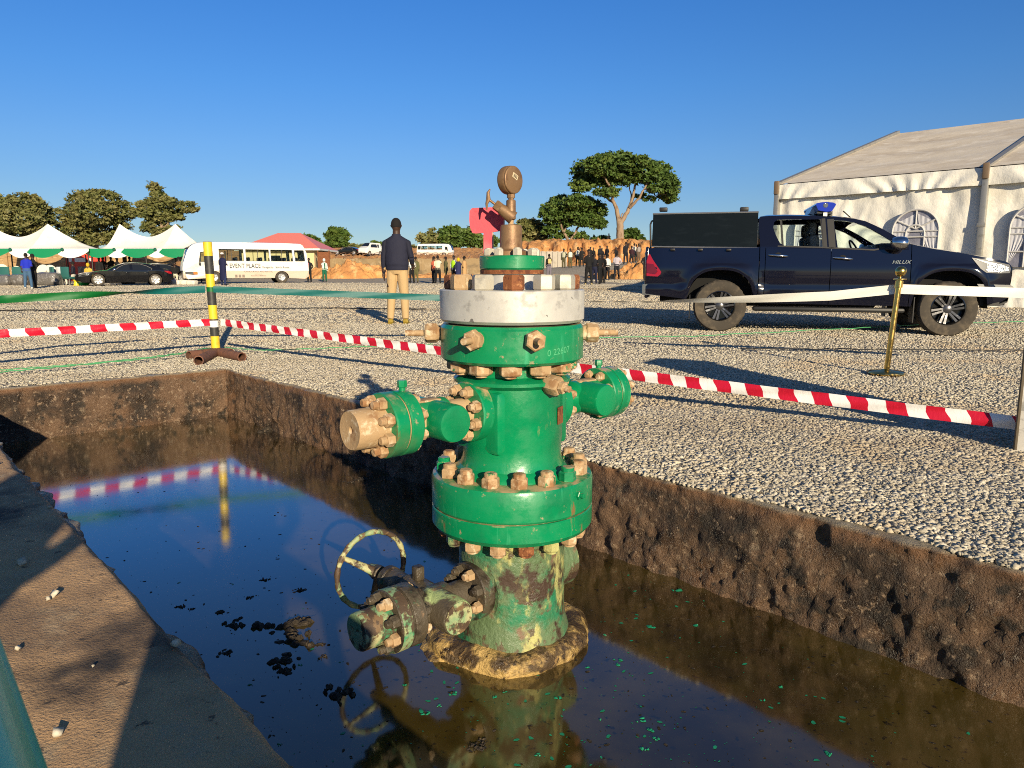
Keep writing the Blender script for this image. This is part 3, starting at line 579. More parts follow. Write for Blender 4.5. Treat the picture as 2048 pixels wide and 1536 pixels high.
def lerp_curve(pts):
    xs = [p[0] for p in pts]; zs = [p[1] for p in pts]
    return lambda x: float(np.interp(x, xs, zs))
def cdt(outer, holes):
    pts = [Vector(p) for p in outer]; edges = []; n = len(outer); edges += [(i, (i + 1) % n) for i in range(n)]; faces = []
    for h in holes:
        k = len(pts); pts += [Vector(p) for p in h]; m = len(h); edges += [(k + i, k + (i + 1) % m) for i in range(m)]
    vs, es, fs, *_ = delaunay_2d_cdt(pts, edges, faces, 2, 1e-5); return vs, fs
def wheel_parts(root, c, side, r=.388, wd=.25, rim=.225, spokes=6, rimm=None, lipm=None, dark=None, name='wheel', tread=True):
    c = Vector(c); a = Vector((0, side, 0)); rimm = rimm or m_darkalloy; lipm = lipm or m_blackgloss; dark = dark or m_under
    W = MB(); k = wd / 2
    W.lathe([(rim, -k), (r * .9, -k), (r * .98, -k * .8), (r, -k * .55), (r, k * .55), (r * .98, k * .8), (r * .93, k * .97), (r * .82, k), (rim * 1.06, k * .94), (rim, k * .85), (rim, -k * .9)], c, a, 96 if tread else 40,
            jit=(lambda t, rr, h: 1 - (.022 if (rr > r * .95 and int(t / (2 * math.pi) * 96 + (h > 0)) % 3 == 0) else 0)) if tread else None, caps=False)
    W.v  # ring only
    t = W.build('wheel', m_tyre, root, 40, world=False)
    b = MB(); b.lathe([(rim * 1.01, k * .86), (rim * .95, k * .9), (rim * .9, k * .6), (rim * .88, -k * .2), (.01, -k * .25)], c, a, 40, caps=False); b.build('wheel_rim', lipm, t, 35, world=False)
    b = MB()
    for s in range(spokes):
        th = 2 * math.pi * s / spokes + .26; u = Vector((math.cos(th), 0, math.sin(th))); v = Vector((-u.z, 0, u.x))
        for q in ((-.022, .018) if tread else (0,)):
            ws = .011 if tread else .028
            pts = [(.04, .06 * k / .125), (rim * .93, k * .78)]
            p0 = c + u * .035 + a * (k * .62); p1 = c + u * rim * .95 + a * (k * .8); off0 = v * q * .7; off1 = v * q * 1.5
            vs = []
            for (pp, of, ww) in ((p0, off0, ws * 1.1), (p1, off1, ws * 1.5)):
                vs += [pp + of - v * ww, pp + of + v * ww, pp + of + v * ww - a * .03, pp + of - v * ww - a * .03]
            b.add(vs, [(0, 1, 5, 4), (1, 2, 6, 5), (2, 3, 7, 6), (3, 0, 4, 7)])
    b.build('spokes', rimm, t, 20, world=False).name = 'wheel_spoke'
    b = MB(); b.lathe([(.06, k * .3), (.06, k * .66), (.045, k * .74), (.004, k * .76)], c, a, 20); b.build('hub_cap', rimm, t, 35, world=False); return t

PR, PF = dp(1437, 663, 11.0), dp(1892, 673, 10.26)
TH = math.atan2(PF.y - PR.y, PF.x - PR.x); hd_ = Vector((math.cos(TH), math.sin(TH), 0)); lt_ = Vector((-hd_.y, hd_.x, 0))
WB = (PF - PR).xy.length; ORG = PR + lt_ * .915; ORG.z = (PR.z + PF.z) / 2
pick = thing('police_pickup', 'dark navy double cab police pickup with blue roof beacon and boxed cargo bed', 'pickup truck', ORG, TH)
pick.rotation_euler = (0, -math.atan2(PF.z - PR.z, WB), TH)
def tl(px, py):                                  # photo pixel -> (x, z) on the near flank
    d = ray(px, py); n = lt_; t = (PR - Vector((0, 0, H))).dot(n) / d.dot(n); p = Vector((0, 0, H)) + d * t
    return ((p - ORG).dot(hd_), p.z - ORG.z)
def tz6(x, y): return tl(1240 + x * .39453, 370 + y * .39453)     # from the enlarged crop
HWD = .915
Z6 = lambda pts: [tz6(*p) for p in pts]
def half_w(x, z):
    w_ = HWD - .05 * max(0, (z - .95)) / .3 - .03 * max(0, (.62 - z)) / .3 - .012 * math.exp(-((z - .72) / .05) ** 2)
    for cx in (0, WB): w_ += .028 * math.exp(-((math.hypot((x - cx), (z - .42)) - .56) / .09) ** 2) * (1 if z < 1.0 else .3)
    if x > 3.35: w_ -= .20 * min(1, (x - 3.35) / .78) ** 2.2
    if x < -.85: w_ -= .03 * min(1, (-.85 - x) / .25) ** 2
    return w_
nose = Z6([(1475, 292), (1500, 300), (1600, 320), (1700, 335), (1800, 352), (1900, 370), (1960, 381), (1985, 392)])
belt_r = tz6(720, 311)[1]; belt_f = tz6(1400, 318)[1]
xc0, xc1 = tz6(712, 300)[0], tz6(1478, 300)[0]
xr, xn = tz6(128, 500)[0], tz6(1994, 450)[0]
rail = tz6(400, 318)[1]
topc = lerp_curve([(xr, rail - .01), (xr + .02, rail), (xc0 - .03, rail), (xc0 - .02, belt_r), (xc1 - .12, belt_f)] + nose + [(xn, nose[-1][1] - .05)])
zsill = .43
def botc(x):
    z = float(np.interp(x, [xr, -.6, -.45, .47, 2.5, 2.62, 3.55, xn - .1, xn], [.56, .5, .48, .44, .42, .42, .46, .5, .56]))
    for cx in (0, WB):
        d = abs(x - cx)
        if d < .475: z = max(z, .40 + .52 * (1 - (d / .475) ** 2.6) ** (1 / 2.6))
    return z
def body_flank(name, x0, x1, y_sign, mat_, nx=None, M=22):
    xs = np.linspace(x0, x1, nx or max(4, int((x1 - x0) / .03))); b = MB()
    b.grid(lambda x, j: (x, y_sign * half_w(x, botc(x) + (topc(x) - botc(x)) * j), botc(x) + (topc(x) - botc(x)) * j), xs, list(np.linspace(0, 1, M)))
    # rolled lower edge
    b.grid(lambda x, j: (x, y_sign * (half_w(x, botc(x)) - .07 * j), botc(x) + .004 * j), xs, [0, 1])
    return b
g = .005
segs = [('bed_side', xr, xc0 - .012), ('cab_corner', xc0, tz6(735, 400)[0] - g), ('rear_door', tz6(735, 400)[0] + g, tz6(1068, 400)[0] - g), ('front_door', tz6(1068, 400)[0] + g, tz6(1476, 400)[0] - g), ('front_wing', tz6(1476, 400)[0] + g, xn)]
doors = {}
for ys in (-1, 1):
    for (nm, a_, c_) in segs:
        o = body_flank(nm, a_, c_, ys, m_navy).build(nm, m_navy, pick, 50, world=False, fix=False); doors[(nm, ys)] = o
b = MB(); b.grid(lambda x, q: (x, q * (half_w(x, topc(x))), topc(x) + .05 * (1 - abs(q) ** 2.5) * min(1, (xn + .02 - x) / .3)), list(np.linspace(xc1 - .1, xn, 24)), list(np.linspace(-1, 1, 17))); b.build('bonnet', m_navy, pick, 50, world=False)
b = MB(); b.grid(lambda z, q: (xn + .05 * (1 - q * q) + .01 * math.sin(z * 9), q * half_w(xn, .8), z), list(np.linspace(.5, topc(xn) + .02, 6)), list(np.linspace(-1, 1, 15))); b.build('grille', m_blackgloss, pick, 50, world=False)
b = MB(); b.box((xr + .01, 0, .88), (.05, 1.74, .78), bev=.02); b.build('tailgate', m_navy, pick, 30, world=False)
b = MB(); b.box((WB / 2 - .05, 0, .70), (WB + 1.7, 1.2, .52)); b.box((1.65, 0, .50), (1.9, 1.72, .1)); b.box((.1, 0, 1.0), (1.5, 1.55, .1)); b.box((WB, 0, .95), (1.0, 1.5, .08)); b.build('underbody', m_under, pick, 0, world=False)
# cab upper
roofpts = Z6([(706, 190), (708, 165), (716, 154), (760, 150), (850, 147.5), (1000, 149), (1100, 153), (1200, 163), (1260, 178), (1330, 211), (1400, 251), (1474, 290)])
outer = [(xc0, belt_r - .02)] + roofpts + [(xc1 - .02, belt_f - .02)]
win_r = Z6([(786, 184), (800, 172), (1026, 167), (1031, 311), (832, 305), (812, 292), (792, 250), (780, 212)])
win_f = Z6([(1094, 174), (1150, 176), (1200, 185), (1260, 206), (1330, 244), (1386, 284), (1378, 305), (1290, 323), (1106, 319)])
def cab_y(z): return HWD - .055 - (z - belt_r) * .33
for ys in (-1, 1):
    vs, fs = cdt(outer, [win_r, win_f])
    def inside(p, poly):
        c = False; n = len(poly)
        for i in range(n):
            a, d = poly[i], poly[i - 1]
            if (a[1] > p.y) != (d[1] > p.y) and p.x < (d[0] - a[0]) * (p.y - a[1]) / (d[1] - a[1]) + a[0]: c = not c
        return c
    keep = []
    for f in fs:
        c = sum((vs[i] for i in f), Vector((0, 0))) / len(f)
        if inside(c, outer) and not inside(c, win_r) and not inside(c, win_f): keep.append(f)
    b = MB(); n = len(vs)
    b.add([(p.x, ys * cab_y(p.y), p.y) for p in vs] + [(p.x, ys * (cab_y(p.y) - .045), p.y) for p in vs], [tuple(f) for f in keep] + [tuple(n + i for i in f[::-1]) for f in keep])
    for poly in (win_r, win_f):
        m = len(poly); b.add([(p[0], ys * cab_y(p[1]), p[1]) for p in poly] + [(p[0], ys * (cab_y(p[1]) - .045), p[1]) for p in poly], [(i, (i + 1) % m, m + (i + 1) % m, m + i) for i in range(m)])
    b.build('cab_frame', m_navy, pick, 0, world=False, fix=False)
    for poly in (win_r, win_f):
        b = MB(); b.add([(p[0], ys * (cab_y(p[1]) - .022), p[1]) for p in poly], [tuple(range(len(poly)))]); b.build('side_window', m_glass, pick, 0, world=False)
    b = MB()
    def strip(pts, wd, off=.003, nm=None):
        n = len(pts); L = []; 
        for i, p in enumerate(pts):
            a, d = pts[max(i - 1, 0)], pts[min(i + 1, n - 1)]; t = Vector((d[0] - a[0], d[1] - a[1])).normalized(); q = Vector((-t.y, t.x)) * wd / 2
            L += [(p[0] + q.x, ys * (cab_y(p[1] + q.y) + off), p[1] + q.y), (p[0] - q.x, ys * (cab_y(p[1] - q.y) + off), p[1] - q.y)]
        b.add(L, [(2 * i, 2 * i + 1, 2 * i + 3, 2 * i + 2) for i in range(n - 1)])
    strip(Z6([(1031, 311), (1026, 167)]), .012); strip(Z6([(1043, 312), (1040, 163)]), .05); strip(Z6([(1078, 316), (1076, 166)]), .09); strip(Z6([(826, 306), (822, 172)]), .03, -.015)
    strip(Z6([(800, 308), (1031, 314), (1290, 326), (1380, 308)]), .02); b.build('window_trim', m_black, pick, 0, world=False)
iw = roofpts.index(roofpts[7])
b = MB(); rp = roofpts[1:9]
b.grid(lambda i, q: (rp[int(i)][0], q * cab_y(rp[int(i)][1]), rp[int(i)][1] + .045 * (1 - abs(q) ** 3) * (1 if 1 < i else .3)), list(range(len(rp))), list(np.linspace(-1, 1, 17))); b.build('roof', m_navy, pick, 50, world=False)
b = MB(); ws = roofpts[8:]
b.grid(lambda i, q: (ws[int(i)][0] + .10 * (1 - q * q), q * (cab_y(ws[int(i)][1]) - .03), ws[int(i)][1] + .03 * (1 - q * q)), list(range(len(ws))), list(np.linspace(-1, 1, 11))); b.build('windscreen', m_glass, pick, 50, world=False)
b = MB(); b.add([(xc0 + .01, y, z) for y, z in ((-.7, belt_r + .05), (.7, belt_r + .05), (.62, belt_r + .42), (-.62, belt_r + .42))], [(0, 1, 2, 3)]); b.build('rear_screen', m_glass, pick, 0, world=False)
# seats, wheel, headlining
zb = belt_r
for (x, y) in ((tz6(1010, 300)[0], -.36), (tz6(1010, 300)[0], .36)):
    b = MB(); b.box((x + .02, y, zb - .1), (.14, .5, .6), M=Matrix.Translation((x, y, zb - .12)) @ Matrix.Rotation(-.12, 4, 'Y'), bev=.05); b.box((x - .04, y, zb + .27), (.1, .26, .2), bev=.04); b.build('front_seat', m_seat, pick, 40, world=False)
b = MB(); b.box((tz6(765, 300)[0], 0, zb - .05), (.12, 1.3, .5), bev=.05); b.build('rear_bench', m_seat, pick, 40, world=False)
b = MB(); sx = tz6(1290, 300)[0]; ca, sa = math.cos(.5), math.sin(.5)
b.tube([(sx + .18 * math.cos(t) * sa * -1, .37 + .18 * math.sin(t), zb - .02 + .18 * math.cos(t) * ca) for t in np.linspace(0, 2 * math.pi, 25)[:-1]], .014, 8, True); b.build('steering_wheel', m_black, pick, 40, world=False)
b = MB(); b.box((tz6(1400, 330)[0], 0, zb - .06), (.4, 1.4, .22), bev=.06); b.build('dashboard', m_black, pick, 40, world=False)
# canopy box on the bed
cbx = Z6([(165, 145), (702, 133), (694, 316), (158, 311)])
b = MB(); b.prism(cbx, lambda x, z, t: (x, -.84 + t, z), 1.68); b.build('cargo_box', m_navy2, pick, 20, world=False)
b = MB(); e = Z6([(156, 313), (697, 318)]); b.tube([(e[0][0], -.85, e[0][1]), (e[1][0], -.85, e[1][1])], .011, 6); e2 = Z6([(163, 146), (703, 134)]); b.tube([(e2[0][0], -.835, e2[0][1]), (e2[1][0], -.835, e2[1][1])], .012, 6); b.build('box_seam', m_alloy, pick, 30, world=False)
b = MB(); q = Z6([(152, 330), (150, 200), (156, 183), (168, 178)]); b.tube([(x, -.8, z) for x, z in q], .014, 8); b.tube([(x, .8, z) for x, z in q], .014, 8); b.build('rack_bar', m_black, pick, 40, world=False)
for zx in (215, 632):
    c = tz6(zx, 127 if zx < 300 else 124); b = MB(); b.box((c[0], -.7, c[1] + .02), (.12, .12, .06), bev=.01); b.build('box_lamp', m_black, pick, 30, world=False)
b = MB()
for zx in (265, 405, 550):
    c = tz6(zx, 328); b.box((c[0], -.90, c[1]), (.07, .03, .03), bev=.006)
b.build('bed_hook', m_black, pick, 30, world=False)
# beacon
T5 = lambda x, y: tl(1540 + x / 6.4, 380 + y / 6.4)
q = [T5(*p) for p in [(655, 262), (622, 190), (632, 168), (690, 156), (760, 150), (850, 158), (888, 176), (880, 200), (835, 272), (760, 280)]]; dx = .05
b = MB(); b.prism(q, lambda x, z, t: (x, -.62 + t, z + .03), 1.24); bc = b.build('beacon', m_blue, pick, 25, world=False)
b = MB(); q = [T5(*p) for p in [(640, 300), (650, 268), (835, 276), (845, 305)]]; b.prism(q, lambda x, z, t: (x, -.58 + t, z + .03), 1.16); c = T5(760, 315)
for y in (-.5, .5): b.box((c[0], y, c[1] + .03), (.2, .05, .12), bev=.01)
b.build('beacon_mount', m_black, bc, 25, world=False)
c = T5(748, 312); b = MB(); b.box((c[0], -.60, c[1] + .03), (.055, .012, .05)); b.build('beacon_bracket', m_white, bc, 0, world=False)
c = T5(750, 195); b = MB(); b.lathe([(.035, 0), (.03, .004), (.001, .005)], (c[0], -.62, c[1] + .03), (0, -1, 0), 20); b.build('beacon_lamp', m_lamp, bc, 30, world=False)
q = [T5(*p) for p in [(580, 282), (618, 200), (640, 180), (660, 262), (640, 300)]]; b = MB(); b.prism(q, lambda x, z, t: (x, -.3 + t, z + .03), .6); b.build('siren_horn', m_white, bc, 25, world=False)
b = MB(); p0, p1 = T5(1175, 345), T5(1055, 248); b.tube([(p0[0], -.2, p0[1] + .03), (p1[0], -.2, p1[1] + .04)], .009, 6); b.build('aerial', m_black, pick, 0, world=False)
# handles, badge, mirror, lamps, bumpers, step
def plate(parent, name, pts, m, off=.004, th=.02, sides=(-1, 1), sm=30):
    for ys in sides:
        P = [tz6(*p) for p in pts]; b = MB(); n = len(P)
        b.add([(x, ys * (half_w(x, z) + off), z) for x, z in P] + [(x, ys * (half_w(x, z) - th), z) for x, z in P], [tuple(range(n)), tuple(range(2 * n - 1, n - 1, -1))] + [(i, (i + 1) % n, n + (i + 1) % n, n + i) for i in range(n)])
        b.build(name, m, parent, sm, world=False)
for ys in (-1, 1):
    for (nm, x0, y0, x1, y1) in (('rear_door', 753, 353, 850, 358), ('front_door', 1080, 365, 1180, 371)):
        p0, p1 = tz6(x0, y0), tz6(x1, y1); o = doors[(nm, ys)]; hw = half_w(p0[0], p0[1]); b = MB()
        b.tube([(p0[0], ys * (hw - .01), p0[1]), (p0[0] + .03, ys * (hw + .035), p0[1]), (p1[0] - .04, ys * (hw + .038), p1[1]), (p1[0], ys * (hw - .01), p1[1])], [.014, .019, .021, .017], 10, fl=.8); b.build('door_handle', m_chrome, o, 60, world=False)
        b = MB(); c = ((p0[0] + p1[0]) / 2, p0[1] - .02); b.lathe([(.055, .0), (.05, .002), (.001, .003)], (c[0], ys * (hw - .002), c[1]), (0, ys, 0), 20); b.build('handle_recess', m_under, o, 30, world=False)
p = tz6(1428, 388); o = doors[('front_door', -1)]; b = MB(); add_text(b, 'HILUX', .072, lambda x, y, z: (p[0] + x * 1.15 + y * .3, -(half_w(p[0], p[1]) + .006 + z), p[1] + y - .0 * x), ext=.003)
vs_ = b.v[:]; b.build('badge', m_chrome, o, 0, world=False)
for ys in (-1, 1):
    c = tz6(1412, 293); b = MB(); b.lathe([(.001, -.13), (.07, -.12), (.105, -.06), (.115, 0), (.108, .055), (.075, .09), (.001, .1)], (c[0], ys * (HWD + .09), c[1]), (1, 0, -.12), 24, sy=.82)
    mo_ = b.build('mirror', m_chrome, doors[('front_door', ys)], 60, world=False)
    b = MB(); c2 = tz6(1330, 312); b.tube([(c2[0] + .06, ys * (HWD - .08), c2[1]), (c[0] - .05, ys * (HWD + .06), c[1] - .07)], [.05, .04], 10, fl=.6); b.build('mirror_arm', m_black, doors[('front_door', ys)], 50, world=False)
plate(pick, 'headlight', [(1785, 364), (1850, 372), (1905, 383), (1983, 398), (1990, 420), (1985, 441), (1925, 443), (1855, 440), (1825, 420)], m_blackgloss, .006)
plate(pick, 'headlight_lens', [(1858, 398), (1900, 390), (1970, 406), (1978, 430), (1925, 438), (1862, 434)], m_lamp, .012)
plate(pick, 'headlight_trim', [(1800, 370), (1900, 390), (1900, 396), (1880, 400), (1884, 425), (1862, 434), (1850, 424), (1872, 418), (1868, 396)], m_white, .016)
plate(pick, 'taillight', [(133, 345), (150, 352), (165, 380), (208, 442), (203, 455), (190, 465), (133, 462)], m_redlens, .010)
plate(pick, 'taillight_lens', [(133, 398), (168, 402), (190, 440), (178, 452), (133, 446)], mat('dark red lens', (.12, .004, .008), .15, coat=.6), .016)
for ys in (-1, 1):
    o = [(1808, 497), (1900, 500), (1990, 502), (2008, 512), (2004, 545), (1950, 540), (1838, 533)]; P = [tz6(*p) for p in o]; n = len(P); b = MB()
    yy = lambda x: ys * (HWD - .02 - .2 * max(0, (x - 3.35) / .8) ** 2 + .03)
    b.add([(x, yy(x), z) for x, z in P] + [(x, yy(x) - ys * .1, z) for x, z in P], [tuple(range(n)), tuple(range(2 * n - 1, n - 1, -1))] + [(i, (i + 1) % n, n + (i + 1) % n, n + i) for i in range(n)]); b.build('front_bumper', m_chrome, pick, 30, world=False)
bz = [tz6(1840, 533), tz6(2004, 545), tz6(1990, 592), tz6(1950, 612), tz6(1850, 610)]
b = MB(); b.prism(bz, lambda x, z, t: (x - .0, -.74 + t, z), 1.48); b.build('front_valance', m_black, pick, 20, world=False)
P = Z6([(112, 506), (168, 500), (188, 561), (110, 558)]); b = MB(); b.prism(P, lambda x, z, t: (x, -.88 + t, z), 1.76); b.build('rear_bumper', m_chrome, pick, 20, world=False)
p0, p1 = tz6(672, 612), tz6(1440, 648)
for ys in (-1, 1):
    b = MB(); b.box((((p0[0] + p1[0]) / 2), ys * .88, (p0[1] + p1[1]) / 2), (p1[0] - p0[0], .17, .07), bev=.03); b.build('side_step', m_black, pick, 40, world=False)
    for cx in (0, WB): 
        x_ = cx - .44; b = MB(); b.box((x_, ys * .79, .37), (.012, .22, .36)); b.build('mudflap', m_black, pick, 0, world=False)
for cx in (0, WB):
    for ys in (-1, 1): wheel_parts(pick, (cx, ys * .79, .388), ys)
# dark wheel arches
for cx in (0, WB):
    for ys in (-1, 1):
        b = MB(); b.grid(lambda t, y: (cx + .50 * math.cos(t), ys * y, .40 + .55 * math.sin(t)), list(np.linspace(0, math.pi, 21)), [.55, .86]); b.build('wheel_arch', m_under, pick, 50, world=False, fix=False)

# ================================================================== white marquee
m_canvas = mat('white tent canvas', (.7, .68, .61), .7, var=[((.62, .58, .49), .9, .45, .7, 5), ((.78, .75, .67), 2.5, .5, .7)], bump=[(.8, .5, .12, 'n', (1, 1, .7)), (2.6, .45, .04), (9, .2, .01)])
m_roof = mat('stained tent roof canvas', (.62, .545, .43), .75, var=[((.52, .44, .33), .55, .42, .66, 6, (1, 1, 5)), ((.7, .63, .52), 1.8, .5, .7), ((.4, .33, .25), .9, .6, .75, 6)], bump=[(.7, .3, .1), (5, .2, .02)])
m_alum = mat('aluminium tent post', (.34, .33, .3), .5, metal=.6, var=[((.24, .23, .2), 6, .5, .7)])
m_pvc = mat('clear plastic window', (.21, .21, .26), .25, var=[((.33, .33, .38), 3, .5, .7), ((.12, .12, .15), 1.6, .55, .75)], bump=[(4, .4, .04)])
m_bar = mat('grey white window strip', (.5, .49, .47), .6)
m_curtain = mat('sheer curtain', (.5, .5, .53), .7, bump=[(14, .4, .02, 'n', (1, 1, .2))])
L0, L1 = dp(1549, 545, 21.0), dp(1956, 545, 17.55); L0.z = L1.z = 0; E_ = (L1 - L0); BAY = E_.length; E_.normalize(); G_ = Vector((-E_.y, E_.x, 0))
ze = dp(1549, 375, 21.0).z; HB = 9.9; Rg = L0 + G_ * HB; zrg = dp(1765, 267, Rg.y).z; zt_ = .06
NB = 4
tent = thing('marquee', 'large white canvas marquee with arched windows behind the police pickup', 'marquee', (L0.x, L0.y, zt_))
P_ = lambda u, v, z: L0 + E_ * (u * BAY) + G_ * v + Vector((0, 0, z))
for k in range(NB):
    for hlf in (0, 1):
        u0, u1 = k + hlf * .5 + (.012 if hlf == 0 else 0), k + hlf * .5 + .5 - (.012 if hlf else 0)
        us_ = np.linspace(u0, u1, 40); vs2 = np.linspace(zt_ - .1, ze - .05, 44)
        A, B = np.meshgrid(us_, vs2, indexing='ij'); sd_ = k * 7 + hlf * 3
        cu, cv = (A - u0) / (u1 - u0), (B - zt_) / (ze - zt_)
        dd = np.minimum(cu, 1 - cu)
        wr = fbm(np.stack([A.ravel() * 7, B.ravel() * .8 + A.ravel() * (5 if hlf else -5), A.ravel() * 0], -1), sd_, 4).reshape(A.shape) * .26 + np.sin((cu * 9 + (1 - cv) * 7 * (cu - .5)) * 3 + sd_) * .02 * (1 - cv) ** .5
        wr = wr * np.clip(dd * 9, 0, 1)
        b = MB(); b.grid(lambda i, j: P_(A[i, j], -wr[i, j] * 1.0, B[i, j]), range(40), range(44)); b.build('wall_panel', m_canvas, tent, 70, fix=False)
    q = MB(); us_ = np.linspace(k + .005, k + .995, 70)
    q.grid(lambda u, v: P_(u, -.10 - .05 * v + (.035 * v + .01) * math.sin(u * 62 + v * 6 * math.sin(u * 9)) * (1 if v > .1 else .5), ze + .06 - .40 * v), us_, list(np.linspace(0, 1, 7))); q.build('valance', m_canvas, tent, 70, fix=False)
    for side in (1,):
        q = MB(); q.grid(lambda u, v: P_(u, -.10 + v * (HB + .1), ze + .08 + (zrg - ze - .08) * v - .07 * math.sin(math.pi * v) * abs(math.sin(math.pi * (u - k))) - .028 * math.sin(9 * math.pi * v) * abs(math.sin(math.pi * (u - k)))), list(np.linspace(k, k + 1, 22)), list(np.linspace(0, 1, 40))); q.build('roof_panel', m_roof, tent, 60, fix=False)
        q = MB(); q.grid(lambda u, v: P_(u, HB + v * HB, zrg + (ze - zrg) * v), [k, k + 1], [0, 1]); q.build('roof_panel', m_roof, tent, 60, fix=False)
    q = MB(); q.grid(lambda u, z: P_(u, 2 * HB, z), [k, k + 1], [0, ze]); q.build('wall_panel', m_canvas, tent, 0, fix=False)
for k in range(NB + 1):
    b = MB(); Q = Matrix.Translation(P_(k, -.06, ze / 2)) @ Matrix.Rotation(math.atan2(E_.y, E_.x), 4, 'Z'); b.box(None, (.13, .2, ze), M=Q, bev=.012); b.box(None, (.17, .02, .1), M=Q @ Matrix.Translation((0, -.105, ze * .12)), bev=.004); b.build('post', m_alum, tent, 30)
    b = MB(); a0, a1 = P_(k, -.18, ze + .06), P_(k, HB, zrg + .05); n_ = (a1 - a0).normalized()
    up = Vector((0, 0, 1)); vs2 = []
    for p in (a0, a1):
        for (x, z) in ((-.07, -.05), (.07, -.05), (.07, .05), (-.07, .05)): vs2.append(p + E_ * x + up * z)
    b.add(vs2, [(0, 1, 2, 3), (7, 6, 5, 4), (0, 4, 5, 1), (1, 5, 6, 2), (2, 6, 7, 3), (3, 7, 4, 0)]); b.build('rafter', m_alum, tent, 30)
    b = MB(); Q = Matrix.Translation(P_(k, -.16, ze - .02)) @ Matrix.Rotation(math.atan2(E_.y, E_.x), 4, 'Z'); b.box(None, (.13, .09, .36), M=Q, bev=.02); b.build('eave_bracket', mat('brown bracket', (.16, .11, .07), .7) if k == 0 else bpy.data.materials['brown bracket'], tent, 30)
for ug in (0, NB):
    b = MB(); b.add([P_(ug, 0, 0), P_(ug, 2 * HB, 0), P_(ug, 2 * HB, ze), P_(ug, HB, zrg), P_(ug, 0, ze)], [(0, 1, 2, 3, 4)]); b.build('gable_wall', m_canvas, tent, 0)
ww, wz0 = .148, 1.05; zwt = dp(1838, 419, L0.y + (L1.y - L0.y) * .75).z
for k in range(NB):
    for uc in (k + .22, k + .72):
        hw_ = .105; zc = zwt - hw_ * BAY
        arch = [(uc - hw_, wz0), (uc + hw_, wz0), (uc + hw_, zc)] + [(uc + hw_ * math.cos(t), zc + hw_ * BAY * math.sin(t)) for t in np.linspace(.12, math.pi - .12, 15)] + [(uc - hw_, zc)]
        b = MB(); b.prism(arch, lambda u, z, t: P_(u, -.11 + t, z), .02); W_ = b.build('window', m_pvc, tent, 0)
        b = MB(); cs = []
        for s in (-1, 1):
            b.grid(lambda t, v: P_(uc + s * hw_ * (.96 * (1 - v) + v * (.06 + .9 * t ** 1.6)) * 1.0, -.125 - .01 * math.sin(v * 25), zwt - .1 - (zwt - wz0 - .15) * t * 1.0 - (1 - v) * 0 - .25 * (1 - v) * (1 - t)), list(np.linspace(0, 1, 10)), list(np.linspace(0, 1, 14)))
        b.build('curtain', m_curtain, W_, 60, fix=False)
        b = MB(); bar = lambda p, q, w_=.02: b.tube([P_(p[0], -.135, p[1]), P_(q[0], -.135, q[1])], w_, 6)
        for z in (wz0 + .35, wz0 + .75, zc): bar((uc - hw_, z), (uc + hw_, z))
        bar((uc - .042, wz0), (uc - .042, zc - .05)); bar((uc + .042, wz0), (uc + .042, zc - .05))
        for t in (R(32), R(90), R(148)): bar((uc, zc + .06), (uc + hw_ * math.cos(t), zc + hw_ * BAY * math.sin(t)))
        ar = [(uc + hw_ * math.cos(t), zc + hw_ * BAY * math.sin(t)) for t in np.linspace(0, math.pi, 25)]; b.tube([P_(u, -.135, z) for u, z in [(uc + hw_, wz0)] + ar + [(uc - hw_, wz0)]], .026, 6)
        b.tube([P_(uc + .042 * math.cos(t), -.135, zc - .05 + .2 * math.sin(t)) for t in np.linspace(0, math.pi, 13)], .026, 6); b.build('window_bar', m_bar, W_, 50)
# ================================================================== people
m_skin = mat('dark brown skin', (.045, .022, .013), .55)
m_hair = mat('black hair', (.006, .005, .005), .9, bump=[(120, .6, .006)])
_cl = {}
def cloth(c, rough=.85):
    k = (c, rough)
    if k not in _cl: _cl[k] = mat('cloth ' + c.strip('#'), c, rough, bump=[(9, .45, .03, 'n', (1, 1, .45)), (38, .25, .008)])
    return _cl[k]
def ring_loft(mb, rings, seg=14):               # rings: (centre, rx, ry)
    vs = []
    for (c, rx, ry) in rings:
        for k in range(seg):
            t = 2 * math.pi * k / seg; vs.append(Vector((c[0] + rx * math.cos(t), c[1] + ry * math.sin(t), c[2])))
    n = len(rings); fs = [(i * seg + k, i * seg + (k + 1) % seg, (i + 1) * seg + (k + 1) % seg, (i + 1) * seg + k) for i in range(n - 1) for k in range(seg)]
    fs += [tuple(range(seg - 1, -1, -1)), tuple((n - 1) * seg + k for k in range(seg))]; mb.add(vs, fs)
